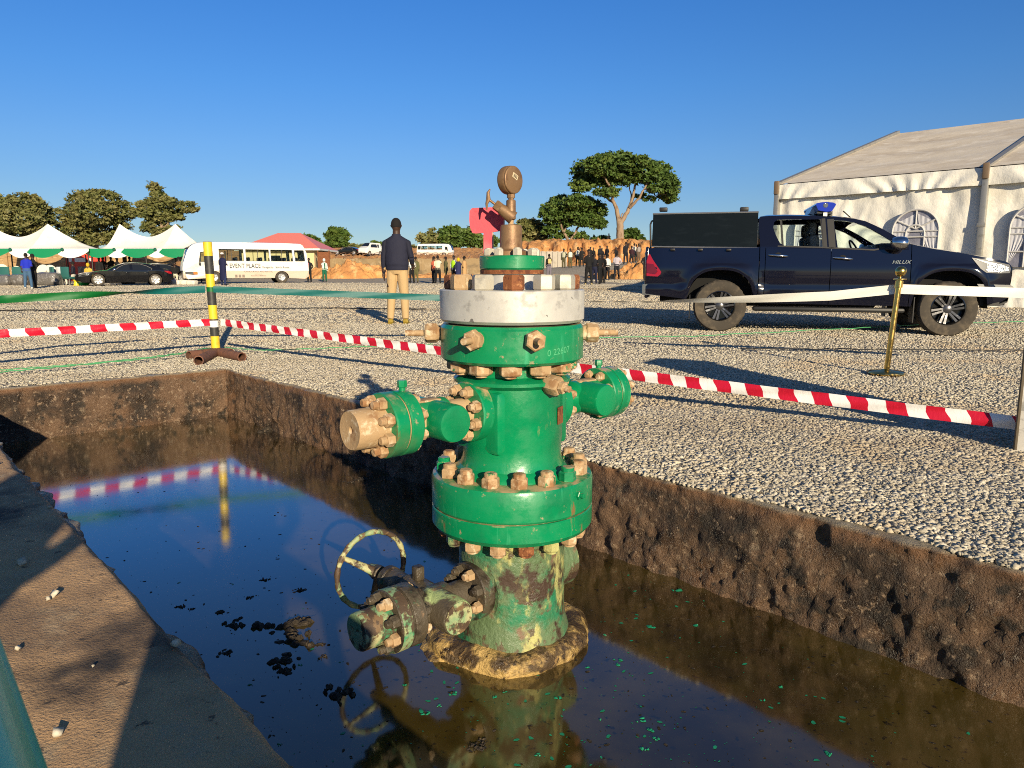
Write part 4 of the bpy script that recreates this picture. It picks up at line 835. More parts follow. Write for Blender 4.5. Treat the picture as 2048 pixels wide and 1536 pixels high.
def person(label, loc, rz, h=1.75, top='#202028', legs='#15151a', shoe='#101010', pose='stand', armL=None, armR=None, sleeve='long', voxel=.03, hair='hair', capc='#0c0c0e', robe=None, vest=None, pack=None, stride=0, spread=0, jacket=None, group=None, shirt=None, fingers=False, smooth_it=6, belt=None):
    root = thing('person', label, 'person', loc, rz, group); B = MB(); Z = []
    def z_(n): Z.extend([n] * (len(B.v) - len(Z)))
    sit = pose == 'sit'; dz = -.22 if sit else 0
    ring_loft(B, [((0, 0, .475 + dz), .07, .058), ((0, .004, .51 + dz), .094, .068), ((0, .004, .545 + dz), .092, .066)]); z_(2)
    ring_loft(B, [((0, .003, .53 + dz), .093, .067), ((0, .0, .60 + dz), .088, .06), ((0, -.002, .66 + dz), .095, .064), ((0, -.002, .73 + dz), .105, .068), ((0, 0, .785 + dz), .107, .06), ((0, .004, .815 + dz), .085, .05), ((0, .004, .838 + dz), .045, .04)]); z_(1)
    ring_loft(B, [((0, .004, .82 + dz), .042, .04), ((0, 0, .85 + dz), .036, .037), ((0, -.004, .885 + dz), .036, .04)], 12); z_(0)
    hc = Vector((0, -.006, .932 + dz)); rings = []
    for k in range(11):
        a = math.pi * k / 10; zz = -math.cos(a) * .066; r = math.sin(a); rings.append(((0, hc.y - .006 * (1 - k / 10) + .004, hc.z + zz), max(.002, .0465 * r ** .85 * (.9 + .1 * k / 10)), max(.002, .056 * r ** .85)))
    ring_loft(B, rings, 16); z_(0)
    B.tube([hc + Vector((0, -.05, .012)), hc + Vector((0, -.06, -.008)), hc + Vector((0, -.05, -.014))], [.006, .01, .008], 6); B.box(hc + Vector((0, -.05, -.032)), (.026, .012, .008)); z_(0)
    for s in (-1, 1): B.tube([hc + Vector((s * .043, .004, .012)), hc + Vector((s * .05, .01, .0)), hc + Vector((s * .043, .004, -.018))], [.006, .01, .006], 6)
    z_(0)
    for s, arm in ((-1, armL), (1, armR)):
        sh = Vector((s * .099, .004, .785 + dz)); el, wr = arm or ((s * .128, .012, .635), (s * .138, -.012, .49)); el = Vector(el) + Vector((0, 0, dz)); wr = Vector(wr) + Vector((0, 0, dz))
        B.tube([sh - Vector((s * .02, 0, 0)), sh + Vector((s * .008, 0, -.012)), sh.lerp(el, .5), el], [.03, .033, .032, .028], 10); z_(1)
        m = el.lerp(wr, .5); B.tube([el, m, wr], [.028, .025, .0205], 10); z_(1 if sleeve == 'long' else 0)
        d = (wr - el).normalized(); hnd = wr + d * .03; B.tube([wr - d * .01, hnd, hnd + d * .022], [.015, .02, .017], 8, fl=.6); z_(0)
        if fingers:
            u = Vector((0, 1, 0)) if abs(d.y) < .8 else Vector((1, 0, 0)); u = (u - d * u.dot(d)).normalized(); inn = Vector((-s, 0, 0))
            for k, L in enumerate((.038, .043, .041, .033)):
                p = hnd + d * .016 + u * ((k - 1.5) * .0098 * -1); B.tube([p, p + d * L * .5 + inn * .003, p + d * L + inn * .011], [.0056, .0052, .004], 6)
            p = hnd - d * .004 - u * .016; B.tube([p, p + d * .02 - u * .008, p + d * .035 - u * .007 + inn * .004], [.0065, .006, .0045], 6); z_(0)
    for s in (-1, 1):
        st = stride * s; hip = Vector((s * .048, .002, .5 + dz))
        if sit: kn, an = Vector((s * .06, -.22, .5 + dz + .01)), Vector((s * .06, -.2, .05))
        else: kn, an = Vector((s * (.055 + spread * .5), -.5 * st - .008, .275)), Vector((s * (.058 + spread), -st + .012, .05))
        B.tube([hip + Vector((0, 0, .02)), hip.lerp(kn, .3), kn], [.052, .054, .043], 12); B.tube([kn, kn.lerp(an, .4), an], [.043, .04, .033], 12); z_(2)
        B.tube([an + Vector((0, .012, -.022)), an + Vector((0, -.03, -.026)), an + Vector((0, -.085, -.034))], [.027, .025, .017], 10, fl=1); B.box((an.x, an.y - .025, .009), (.044, .13, .016)); z_(3)
    S = Matrix.Scale(h, 4); me = bpy.data.meshes.new('b'); me.from_pydata([tuple(v * h) for v in B.v], [], B.f); o = bpy.data.objects.new('b', me); col.objects.link(o)
    bm = bmesh.new(); bm.from_mesh(me); bmesh.ops.recalc_face_normals(bm, faces=bm.faces[:]); bm.to_mesh(me); bm.free()
    r = o.modifiers.new('r', 'REMESH'); r.mode = 'VOXEL'; r.voxel_size = voxel; q = o.modifiers.new('s', 'SMOOTH'); q.iterations = smooth_it; q.factor = .4
    dg = bpy.context.evaluated_depsgraph_get(); me2 = bpy.data.meshes.new_from_object(o.evaluated_get(dg)); bpy.data.objects.remove(o); bpy.data.meshes.remove(me)
    kd = kdtree.KDTree(len(B.v))
    for i, v in enumerate(B.v): kd.insert(v * h, i)
    kd.balance()
    me2.materials.clear()
    for m in (m_skin, cloth(top), cloth(legs), cloth(shoe, .6)): me2.materials.append(m)
    for p in me2.polygons: p.material_index = Z[kd.find(p.center)[1]]; p.use_smooth = True
    body = bpy.data.objects.new('body', me2); col.objects.link(body); body.parent = root
    def part(nm, mb, m, sm=60):
        mb.v = [v * h for v in mb.v]; return mb.build(nm, m, root, sm, world=False)
    b = MB()
    if hair in ('hair', 'cap', 'kufi', 'hood'):
        e = {'hair': .0035, 'cap': .007, 'kufi': .007, 'hood': .014}[hair]; lo = {'hair': .42, 'cap': .56, 'kufi': .56, 'hood': .06}[hair]; rg_ = []
        for k in range(8):
            a = math.pi * (lo + (1 - lo) * k / 7); rg_.append(((0, hc.y + .004 + (.005 if hair != 'cap' else 0), hc.z + .003 - math.cos(a) * (.066 + e)), max(.001, (.0465 + e) * math.sin(a) ** .85), max(.001, (.056 + e) * math.sin(a) ** .85 * (.96 if hair == 'hair' else 1))))
        ring_loft(b, rg_, 18)
        if hair == 'cap': b.box(hc + Vector((0, -.075, .022)), (.06, .05, .008), bev=.003)
        part('hair' if hair == 'hair' else 'hat', b, m_hair if hair == 'hair' else cloth(capc))
    if jacket:                                   # loose jacket body over the shirt, open to the front or closed
        b = MB(); ring_loft(b, [((0, .003, .515), .103, .078), ((0, .003, .528), .108, .083), ((0, .003, .545), .106, .08), ((0, .004, .57), .113, .087), ((0, .002, .66), .112, .082), ((0, 0, .74), .114, .078), ((0, .002, .79), .109, .066), ((0, .006, .82), .07, .05), ((0, .006, .84), .043, .044), ((0, .006, .853), .04, .042)], 40)
        bm = bmesh.new(); me3 = bpy.data.meshes.new('j'); me3.from_pydata([tuple(v) for v in b.v], [], b.f); bm.from_mesh(me3); bmesh.ops.subdivide_edges(bm, edges=[e for e in bm.edges if abs(e.verts[0].co.z - e.verts[1].co.z) > .02], cuts=5, use_grid_fill=True); bm.verts.index_update()
        b.v = [v.co.copy() for v in bm.verts]; b.f = [tuple(v.index for v in f.verts) for f in bm.faces]; b.m = [0] * len(b.f); bm.free(); bpy.data.meshes.remove(me3)
        pv_ = np.array([tuple(v) for v in b.v]); fo = fbm(pv_ * np.array([16, 16, 24]) + pv_[:, [2, 2, 0]] * 14, 77, 3) * .011 * sst(.535, .58, pv_[:, 2]) * (1 - sst(.76, .82, pv_[:, 2]))
        b.v = [Vector((v.x * (1 + q / .1), v.y * (1 + q / .08), v.z)) for v, q in zip(b.v, fo)]; part('jacket', b, cloth(jacket))
    if shirt:
        b = MB(); b.prism([(-.022, .54), (.022, .54), (.03, .79), (0, .81), (-.03, .79)], lambda x, z, t: Vector((x, -.088 + t - .0 * z, z + dz)), .03); part('shirt_front', b, cloth(shirt))
    if vest:
        b = MB(); ring_loft(b, [((0, .002, .57 + dz), .103, .076), ((0, 0, .66 + dz), .106, .077), ((0, 0, .74 + dz), .112, .078), ((0, .002, .80 + dz), .09, .062), ((0, .004, .825 + dz), .06, .05)], 18); part('vest', b, cloth(vest))
    if robe:
        b = MB(); ring_loft(b, [((0, .004, .16), .115, .085), ((0, .004, .35), .11, .08), ((0, .004, .52), .108, .08), ((0, 0, .66), .106, .076), ((0, 0, .76), .116, .078), ((0, .002, .805), .1, .062), ((0, .004, .832), .05, .045)], 18); part('robe', b, cloth(robe))
    if pack:
        b = MB(); b.box((0, .115, .7), (.15, .09, .2), bev=.035); part('backpack', b, cloth(pack))
    if belt:
        b = MB(); ring_loft(b, [((0, .004, .532), .1, .074), ((0, .004, .55), .1, .074)], 18); part('belt', b, cloth(belt))
    return root
BK, FC = math.pi, 0.0                            # back to the camera / facing it
def feet(px, py, D):
    p = dp(px, py, D); z = tz(p.x, p.y); p.z = z; return p
# the man in the navy jacket
person('man in navy jacket and beige trousers standing with his back turned', feet(797, 648, 12.75), BK + R(-4), 1.80, top='#16182a', legs='#b0946a', shoe='#8a7420', voxel=.0085, spread=.016, jacket='#1b1d30', fingers=True, smooth_it=10,
       armL=((-.142, .01, .63), (-.138, -.05, .565)), armR=((.128, .012, .635), (.132, -.002, .495)))
# ================================================================== trees
m_bark = mat('tan bark', (.27, .195, .13), .9, var=[((.16, .1, .06), 3, .48, .65, 5, (1, 1, .3))], bump=[(9, .6, .05, 'n', (1, 1, .3))])
m_leaf_a = mat('dark green leaves', (.06, .105, .02), .6, var=[((.105, .15, .03), .55, .45, .65, 3), ((.02, .045, .008), 1.4, .52, .68, 3)], spec=.3)
m_leaf_b = mat('olive leaves', (.125, .13, .04), .6, var=[((.19, .175, .065), .6, .45, .65, 3), ((.045, .06, .015), 1.5, .5, .68, 3), ((.2, .15, .06), 2.3, .64, .74, 2)], spec=.3)
def tree(name, label, cat, base, Y, lobes, limbs, n_leaf, leaf, leafm, seed, group=None, trunk_r=.3, gap=.0, clump=None, shrink=1):
    lobes = [(l[0], l[1], l[2] * shrink, l[3] * shrink, *l[4:]) for l in lobes]
    q = np.random.RandomState(seed); bz = Vector(base); root = thing(name, label, cat, bz, 0, group); s = Y / F
    b = MB()
    for k, (pts, r0, r1) in enumerate(limbs):
        P = [dp(px, py, Y + oy) for (px, py, oy) in pts]
        if k == 0: P[0] = Vector((P[0].x, Y, bz.z - .2))
        m = len(P); fine = []; rr = []
        for i in range(m - 1):
            for t in np.linspace(0, 1, 5)[:-1]: fine.append(P[i].lerp(P[i + 1], t) + Vector(q.normal(size=3)) * s * .5 * (1 if i + t else 0)); rr.append(r0 + (r1 - r0) * ((i + t) / (m - 1)) ** .7)
        fine.append(P[-1]); rr.append(r1); b.tube(fine, [max(.015, r * s) for r in rr], 9)
    if limbs: b.build('trunk', m_bark, root, 60)
    L = []; ar = np.array([rx * ry for (_, _, rx, ry, *_r) in lobes], float)
    for (px, py, rx, ry, *oy), a in zip(lobes, ar / ar.sum()):
        c = dp(px, py, Y + (oy[0] if oy else 0)); n = int(n_leaf * a); nc = max(5, int(n / 16)); d = q.normal(size=(nc, 3)); d /= np.linalg.norm(d, axis=1)[:, None]
        rr = q.uniform(.25, 1.08, (nc, 1)) ** .42; ext = np.array([rx * s, (rx + ry) * .5 * s, ry * s]); cc = d * rr * ext
        rc = (clump or .2) * min(rx, ry) * s + leaf * .5
        k = q.randint(0, nc, n); L.append(np.array(c) + cc[k] + q.normal(size=(n, 3)) * rc * np.array([1.15, 1.15, .6]) * .62)
    C_ = np.vstack(L); n = len(C_); u = q.normal(size=(n, 3)); u[:, 2] *= .6; u /= np.linalg.norm(u, axis=1)[:, None]; v = q.normal(size=(n, 3)); v -= (v * u).sum(1)[:, None] * u; v /= np.linalg.norm(v, axis=1)[:, None]
    sz = leaf * q.uniform(.55, 1.25, (n, 1)); V = np.stack([C_ - u * sz, C_ + v * sz * .5, C_ + u * sz, C_ - v * sz * .5], 1)
    npmesh('crown', V.reshape(-1, 3) - np.array(tuple(bz)), np.arange(4 * n).reshape(-1, 4), leafm, root); return root
def tb(px, py, Y): p = dp(px, py, Y); return p
GT = 'trees along the horizon'
DB = 95
tree('shade_tree', 'tall flat crowned tree with pale forked trunk on the orange bank', 'tree', tb(1241, 487, DB), DB,
     [(1178, 345, 36, 26, 2), (1200, 330, 34, 22, -2), (1232, 322, 38, 20, 2), (1270, 325, 30, 18, -2), (1290, 345, 42, 24, 1), (1318, 362, 32, 26, -1), (1337, 388, 20, 20, 1), (1160, 372, 24, 12, 0), (1215, 384, 28, 11, -2), (1245, 350, 45, 20, 0), (1300, 398, 12, 6, 0), (1280, 392, 16, 6, 2), (1205, 360, 30, 16, 1), (1318, 336, 24, 16, 2), (1345, 372, 14, 14, -2)],
     [([(1241, 487, 0), (1240, 462, 0), (1240, 442, 0)], 8.5, 6.5), ([(1239, 450, 0), (1234, 420, 0), (1226, 400, 0), (1222, 378, 0), (1205, 350, -1)], 5.4, 1.6), ([(1227, 405, 0), (1212, 394, 1), (1196, 382, 1), (1184, 368, 2), (1172, 352, 2)], 3.0, .8), ([(1241, 448, 0), (1255, 424, 0), (1266, 396, 1), (1270, 372, 1), (1285, 345, 1)], 5.2, 1.4), ([(1260, 415, 0), (1278, 396, -1), (1292, 372, -1), (1308, 352, -1)], 3.4, 1.0), ([(1290, 378, -1), (1312, 372, 0), (1330, 380, 1)], 1.8, .7), ([(1241, 444, 0), (1243, 430, 0), (1246, 426, 0)], 1.8, .8), ([(1186, 370, 2), (1170, 368, 0), (1158, 372, 0)], 1.0, .5), ([(1303, 394, 0), (1322, 388, 0), (1336, 390, 0)], 1.0, .4), ([(1262, 412, 0), (1262, 385, 2), (1255, 360, 2)], 2.2, .7)],
     21000, .27, m_leaf_a, 3, GT, clump=.17, shrink=.88)
tree('shade_tree', 'round spreading tree left of the tall forked tree, low branches', 'tree', tb(1140, 488, 97), 97,
     [(1105, 425, 26, 22), (1125, 408, 30, 18, 2), (1155, 405, 34, 16, -2), (1185, 420, 28, 20, 1), (1150, 430, 44, 20, 0), (1112, 447, 26, 14, 1), (1196, 445, 20, 12, 0), (1172, 442, 28, 12, -1), (1098, 462, 16, 8, 0), (1130, 468, 22, 8, 1), (1160, 473, 20, 8, 0), (1108, 476, 12, 7, 0)],
     [([(1139, 488, 0), (1134, 475, 0), (1124, 458, 0), (1120, 440, 0)], 4.2, 1.5), ([(1138, 484, 0), (1150, 468, 0), (1158, 448, 0), (1165, 430, 0)], 3.6, 1.2), ([(1128, 465, 0), (1138, 445, 1), (1142, 425, 1)], 2, .8)], 16000, .27, m_leaf_a, 5, GT, clump=.17, shrink=.9)
D2 = 100
tree('shade_tree', 'thin ragged tree beside the rust brown gauge pipe', 'tree', tb(1066, 492, D2), D2, [(1052, 450, 16, 10), (1072, 452, 14, 10), (1060, 466, 20, 8), (1082, 475, 14, 8), (1052, 482, 10, 8), (1070, 488, 16, 5)], [([(1066, 492, 0), (1065, 475, 0), (1060, 455, 0)], 1.8, .8)], 2600, .42, m_leaf_b, 7, GT)
tree('shade_tree', 'small dark bush just right of the tall tree trunk', 'bush', tb(1265, 484, D2), D2, [(1262, 470, 15, 11), (1278, 478, 12, 6), (1252, 478, 10, 6)], [([(1263, 484, 0), (1263, 470, 0)], 1, .5)], 1500, .4, m_leaf_a, 8, GT)
tree('shade_tree', 'low dark bush between the two large trees', 'bush', tb(1197, 488, D2), D2, [(1195, 481, 16, 6), (1206, 480, 10, 6)], [([(1197, 488, 0), (1197, 480, 0)], .8, .4)], 1000, .4, m_leaf_a, 9, GT)
tree('shade_tree', 'sparse young tree above the far white minibus', 'tree', tb(858, 492, 190), 190, [(843, 476, 7, 7), (852, 480, 7, 6), (861, 465, 3.5, 7), (870, 479, 8, 8), (876, 474, 4, 5), (857, 486, 10, 4), (868, 468, 3, 3)], [([(858, 492, 0), (858, 478, 0), (861, 462, 0)], 1, .4)], 900, .72, m_leaf_b, 10, GT, clump=.3)
tree('shade_tree', 'bright green bushy tree left of the red plate', 'tree', tb(903, 496, 190), 190, [(898, 465, 15, 10), (908, 462, 14, 9), (915, 478, 20, 12), (892, 480, 14, 12), (905, 488, 20, 7)], [([(903, 496, 0), (903, 475, 0)], 1.5, .6)], 3200, .72, m_leaf_a, 11, GT)
tree('shade_tree', 'dark tree half hidden behind the red plate', 'tree', tb(955, 496, 190), 190, [(942, 466, 12, 14), (950, 480, 18, 12), (965, 485, 14, 10), (985, 482, 12, 10), (940, 488, 12, 6), (930, 480, 8, 8)], [([(955, 496, 0), (955, 475, 0)], 1.5, .6)], 2600, .72, m_leaf_a, 12, GT)
tree('shade_tree', 'small round topped tree right of the red roofed house', 'tree', tb(672, 500, 190), 190, [(668, 463, 10, 6), (680, 464, 11, 7), (660, 471, 8, 7), (676, 476, 17, 8), (688, 474, 7, 8), (664, 487, 14, 6), (650, 492, 12, 5), (682, 490, 14, 6)], [([(672, 500, 0), (671, 485, 0), (670, 468, 0)], 1.6, .7)], 3000, .72, m_leaf_a, 13, GT)
tree('shade_tree', 'dark tree peeking over the ridge of the red roof', 'tree', tb(622, 500, 190), 190, [(618, 480, 10, 8), (628, 486, 10, 8), (612, 478, 6, 5)], [([(622, 500, 0), (622, 482, 0)], 1, .5)], 1200, .72, m_leaf_a, 14, GT)
tree('shade_tree', 'small dome shaped bush above the far white van', 'bush', tb(752, 502, 190), 190, [(752, 491, 12, 6), (745, 496, 9, 4), (762, 496, 9, 4)], [([(752, 502, 0), (752, 490, 0)], .8, .4)], 900, .72, m_leaf_a, 15, GT)
tree('shade_tree', 'low hedge of bushes left of the far white van', 'bush', tb(715, 503, 190), 190, [(705, 496, 8, 4), (718, 497, 12, 4), (704, 491, 3, 4), (732, 496, 9, 4)], [([(715, 503, 0), (715, 495, 0)], .8, .4)], 800, .72, m_leaf_b, 16, GT)
tree('shade_tree', 'scrubby bush beside the man in navy jacket', 'bush', tb(778, 503, 190), 190, [(775, 496, 10, 5), (790, 497, 12, 4), (825, 497, 10, 4)], [([(778, 503, 0), (778, 496, 0)], .8, .4)], 800, .72, m_leaf_b, 17, GT)
DL = 72
tree('mango_tree', 'broad olive tree at the far left above the tents', 'tree', tb(40, 560, DL), DL, [(15, 415, 34, 24, 1), (50, 408, 36, 20, -1), (80, 428, 26, 26, 1), (40, 440, 50, 26, -2), (5, 450, 34, 26, 0), (75, 458, 32, 20, 0), (95, 450, 14, 20, 0), (30, 472, 50, 14, 0)], [([(40, 560, 0), (42, 490, 0), (45, 440, 0)], 7, 3), ([(42, 490, 0), (75, 450, 0)], 3, 1), ([(42, 490, 0), (10, 450, 0)], 3, 1)], 15500, .19, m_leaf_b, 21, clump=.15, shrink=.95)
tree('mango_tree', 'tall domed olive tree between two white tent peaks', 'tree', tb(190, 560, DL + 2), DL + 2, [(165, 400, 26, 20, 1), (212, 398, 28, 18, -1), (245, 422, 22, 20, 0), (140, 430, 24, 22, 0), (190, 425, 46, 26, -2), (160, 458, 32, 22, 0), (222, 455, 36, 22, 0), (128, 455, 14, 16, 0), (190, 478, 46, 14, 0), (188, 388, 20, 10, 0)], [([(190, 560, 0), (192, 490, 0), (190, 430, 0)], 7, 3), ([(192, 490, 0), (225, 445, 0)], 3, 1), ([(192, 490, 0), (155, 445, 0)], 3, 1)], 15500, .19, m_leaf_b, 22, clump=.15, shrink=.95)
tree('mango_tree', 'irregular green tree with one tall tuft right of the tents', 'tree', tb(325, 560, DL), DL, [(310, 376, 12, 12, 0), (318, 392, 16, 12, 0), (295, 410, 20, 14, 1), (335, 408, 22, 14, -1), (372, 414, 22, 12, 0), (275, 425, 14, 10, 0), (318, 430, 40, 14, 0), (350, 432, 20, 12, 0), (312, 455, 32, 14, 0), (348, 458, 14, 8, 0), (390, 420, 8, 7, 0), (330, 468, 28, 8, 0)], [([(325, 560, 0), (325, 480, 0), (322, 440, 0), (314, 395, 0)], 5, 1.5), ([(324, 460, 0), (350, 430, 0), (375, 415, 0)], 2.5, .8)], 9500, .19, m_leaf_b, 23, clump=.15, shrink=.93)

# ================================================================== earth, walls, house
m_soil = mat('orange laterite soil', (.56, .27, .09), .95, var=[((.42, .19, .065), .5, .45, .65, 6), ((.66, .4, .18), .9, .5, .7, 6), ((.3, .14, .06), 2.4, .6, .72, 5, (1, 1, .4))], bump=[(.9, .8, .3), (3, 1, .12), (9, .7, .04)])
m_scrub = mat('dry soil and scrub', (.33, .19, .085), .95, var=[((.2, .13, .06), .12, .45, .6, 6), ((.12, .12, .04), .3, .55, .68, 6)], bump=[(1, .5, .2)])
xs = np.concatenate([np.linspace(-130, -34, 110), np.linspace(-33.7, 24, 420), np.linspace(24.5, 75, 60)]); ys_ = np.concatenate([np.linspace(76, 100, 60), np.linspace(101, 185, 60), [260, 420, 700]])
X, Y = np.meshgrid(xs, ys_, indexing='ij')
rt = sst(-9, 4, X); yb = 84 + 3 * np.sin(X * .18)
n1 = fbm(np.stack([X.ravel() * .9, Y.ravel() * .5, X.ravel() * 0], -1), 41, 5).reshape(X.shape)
hr = 1.9 + 2.7 * sst(yb, yb + 4.5, Y + n1 * 4) + .35 * sst(88, 95, Y)
hl = np.interp(Y, [76, 86, 118, 150, 184, 200, 700], [.6, .7, 3.6, 4.35, 6.9, 7.1, 6.5])
Z = hl * (1 - rt) + hr * rt + n1 * (.5 + .5 * sst(80, 90, Y)) * .8 - .35 * np.abs(np.sin(X * 1.3 + n1 * 6)) * sst(yb, yb + 2, Y) * (1 - sst(yb + 3, yb + 6, Y)) * rt
gul = fbm(np.stack([X.ravel() * 1.6, Y.ravel() * .25, X.ravel() * 0], -1), 91, 4).reshape(X.shape); fine = fbm(np.stack([X.ravel() * 2.5, Y.ravel() * 1.5, X.ravel() * 0], -1), 55, 4).reshape(X.shape)
Z += (gul * 1.5 * sst(yb - 1, yb + 2, Y) * (1 - sst(yb + 4, yb + 8, Y)) * rt + fine * .5 * rt) + fine * .5 * (1 - rt)
Z -= 1.6 * (1 - sst(76, 80, Y))
lab = MB(); V = np.stack([X, Y, Z], -1).reshape(-1, 3); nv = len(ys_)
FQ = np.array([(i * nv + j, (i + 1) * nv + j, (i + 1) * nv + j + 1, i * nv + j + 1) for i in range(len(xs) - 1) for j in range(nv - 1)])
tag(npmesh('earth_bank', V, FQ, m_soil, smooth=True), kind='structure')
def heap(px, py, D, wx, wy, hh, seed, label):
    p = dp(px, py, D); p.z = tz(p.x, p.y) - .05; n = 44; us = np.linspace(-1, 1, n); A, B = np.meshgrid(us, us, indexing='ij'); r = np.hypot(A, B)
    P = np.stack([A.ravel() * 2.6, B.ravel() * 2.6, A.ravel() * 0 + seed], -1); z = hh * np.clip(1 - r ** 2, 0, 1).ravel() ** .8 * (1 + 1.5 * fbm(P, seed, 5)) + np.clip(fbm(P * 4, seed + 3, 4), -.2, .3) * hh * .4 * (r.ravel() < .95)
    z = np.where(r.ravel() >= 1, -.3, z); V = np.stack([A.ravel() * wx, B.ravel() * wy, z], -1); F2 = np.array([(i * n + j, (i + 1) * n + j, (i + 1) * n + j + 1, i * n + j + 1) for i in range(n - 1) for j in range(n - 1)])
    o = npmesh('soil_heap', V, F2, m_soil, smooth=True); o.location = p; tag(o, label, 'soil heap', 'heaps of orange soil')
heap(700, 556, 65, 2.6, 1.6, 1.35, 3, 'wide orange soil heap in front of the wall, left of the man in navy jacket')
heap(755, 556, 66, 3.2, 1.4, 1.05, 8, 'low orange soil heap directly behind the man in navy jacket')
heap(648, 557, 66, 2.0, 1.4, .8, 13, 'small orange soil heap behind the white bus tail')
heap(880, 557, 67, 4.5, 1.2, .45, 17, 'flat orange soil heap behind the people left of the wellhead')
heap(1278, 559, 52, 1.9, 1.6, 1.35, 23, 'tall orange soil heap beside the pickup taillight')
heap(1225, 560, 54, 2.2, 1.4, .5, 29, 'low orange soil heap behind the man in lilac shirt')
heap(1275, 486, 94, 3.5, 2, 1.1, 31, 'pale soil heap on top of the bank behind the pickup')
m_block = mat('weathered block wall', (.27, .19, .1), .95, var=[((.15, .11, .065), .7, .45, .62, 6, (.6, 1, 1)), ((.36, .27, .16), 1.6, .52, .7, 6), ((.12, .1, .05), 1.1, .56, .7, 6, (1, 1, .25))], bump=[(3, .5, .05)])
m_mud = mat('mud brick wall', (.36, .23, .11), .95, var=[((.22, .13, .06), 1.6, .48, .6, 4, (.5, 1, 2.4)), ((.47, .33, .17), 2.3, .52, .66, 5, (.6, 1, 2)), ((.16, .1, .05), 4, .6, .7, 3, (.3, 1, 2.5))], bump=[(4, .8, .06, 'n', (.5, 1, 2))])
m_wire = mat('rusty wire', (.28, .16, .1), .6, metal=.4)
def wall(px0, px1, D, zt0, label, m, th=.22, wire=False, D1=None):
    a, b_ = dp(px0, 540, D), dp(px1, 540, D1 or D); r = thing('boundary_wall', label, 'wall', (a.x, a.y, tz(a.x, a.y)))
    n = 40; b = MB(); tops = []
    for i in range(n + 1):
        p = a.lerp(b_, i / n); p.z = 0; z0 = tz(p.x, p.y) - .3; tops.append((p, z0, zt0 + .04 * math.sin(i * 1.7)))
    for off in (0, 1):
        pass
    vs = []; 
    for (p, z0, z1) in tops: vs += [p + Vector((0, 0, z0)), p + Vector((0, 0, z1)), p + Vector((0, th, z1)), p + Vector((0, th, z0))]
    b.add(vs, [(4 * i + k, 4 * i + 4 + k, 4 * i + 4 + (k + 1) % 4, 4 * i + (k + 1) % 4) for i in range(n) for k in range(3)] + [(3, 2, 1, 0), (4 * n, 4 * n + 1, 4 * n + 2, 4 * n + 3)]); b.build('wall_face', m, r, 30)
    b = MB()
    for i in range(0, n + 1, 4): p, z0, z1 = tops[i]; b.box(p + Vector((0, -.06, (z0 + z1) / 2)), (.35, .1, z1 - z0 + .04))
    b.build('pier', m, r, 0)
    if wire:
        L = (b_ - a).length; k = int(L / .8) * 12; b = MB(); d = (b_ - a).normalized(); pts = []
        for i in range(k): t = i / k; p = a.lerp(b_, t); pts.append(Vector((p.x, p.y + .1, zt0 + .3)) + Vector((d.x * .3 * math.sin(i / 12 * 2 * math.pi), .28 * math.cos(i / 12 * 2 * math.pi), .28 * math.sin(i / 12 * 2 * math.pi + .8))))
        b.tube(pts, .022, 4); b.build('razor_wire', m_wire, r, 0)
    return r
wall(632, 1048, 72, dp(840, 517, 72).z, 'long weathered block wall topped with coiled razor wire', m_block, wire=True)
wall(1020, 1130, 78, dp(1060, 503, 78).z, 'short pale wall end behind the green top flange', mat('pale render', (.4, .36, .3), .9, var=[((.3, .26, .2), 1, .5, .7)]))
wall(-160, 420, 58, dp(100, 499, 58).z, 'brown mud brick wall behind the festive tents', m_mud)
# house
m_roofred = mat('coral red roof sheet', (.72, .2, .15), .45, bump=[(1.2, .1, .05)]); m_cream2 = mat('cream house wall', (.62, .47, .26), .85)
HD = 70; h0 = dp(525, 497, HD); h1 = dp(641, 497, HD); hz = tz(h1.x, HD); hs = thing('house', 'small cream house with coral red hipped roof behind the bus', 'house', (h1.x, HD, hz))
x0, x1, d_ = h0.x - 2.5, h1.x, 7.0; ez = h1.z; rz_ = dp(570, 466, HD + 3.5).z; rx0, rx1 = dp(556, 466, HD + 3.5).x, dp(601, 466, HD + 3.5).x
b = MB(); b.add([(x0, HD - .4, ez), (x1, HD - .4, ez), (x1, HD + d_, ez), (x0, HD + d_, ez), (rx0, HD + 3.5, rz_), (rx1, HD + 3.5, rz_)], [(0, 1, 5, 4), (1, 2, 5), (2, 3, 4, 5), (3, 0, 4), (0, 3, 2, 1)]); b.build('roof', m_roofred, hs, 0)
b = MB(); b.box(((x0 + x1) / 2, HD + 3.3, ez - .09), (x1 - x0 + .06, d_ + .5, .16)); b.build('fascia', m_white, hs, 0)
b = MB(); b.box(((x0 + x1) / 2 - .25, HD + 3.4, (hz + ez) / 2 - .35), (x1 - x0 - .9, d_ - .8, ez - hz + .4)); b.build('wall', m_cream2, hs, 0)
b = MB(); b.box((x1 - 4.3, HD - .02, hz + 1.6), (1.0, .08, 1.1)); b.build('window', m_tint, hs, 0)
p = dp(648, 530, 69); b = MB(); z0 = tz(p.x, 69); b.box((p.x, 69, z0 + 1.15), (1.0, .06, 2.5)); 
for k in (-1, 1): b.box((p.x + k * .52, 69, z0 + 1.2), (.09, .12, 2.7))
b.box((p.x, 68.95, z0 + 2.0), (1.0, .05, .08)); b.box((p.x, 68.95, z0 + .6), (1.0, .05, .08)); tag(b.build('metal_gate', m_rust, smooth=0), 'rust red sheet metal gate between the house and the block wall', 'gate')
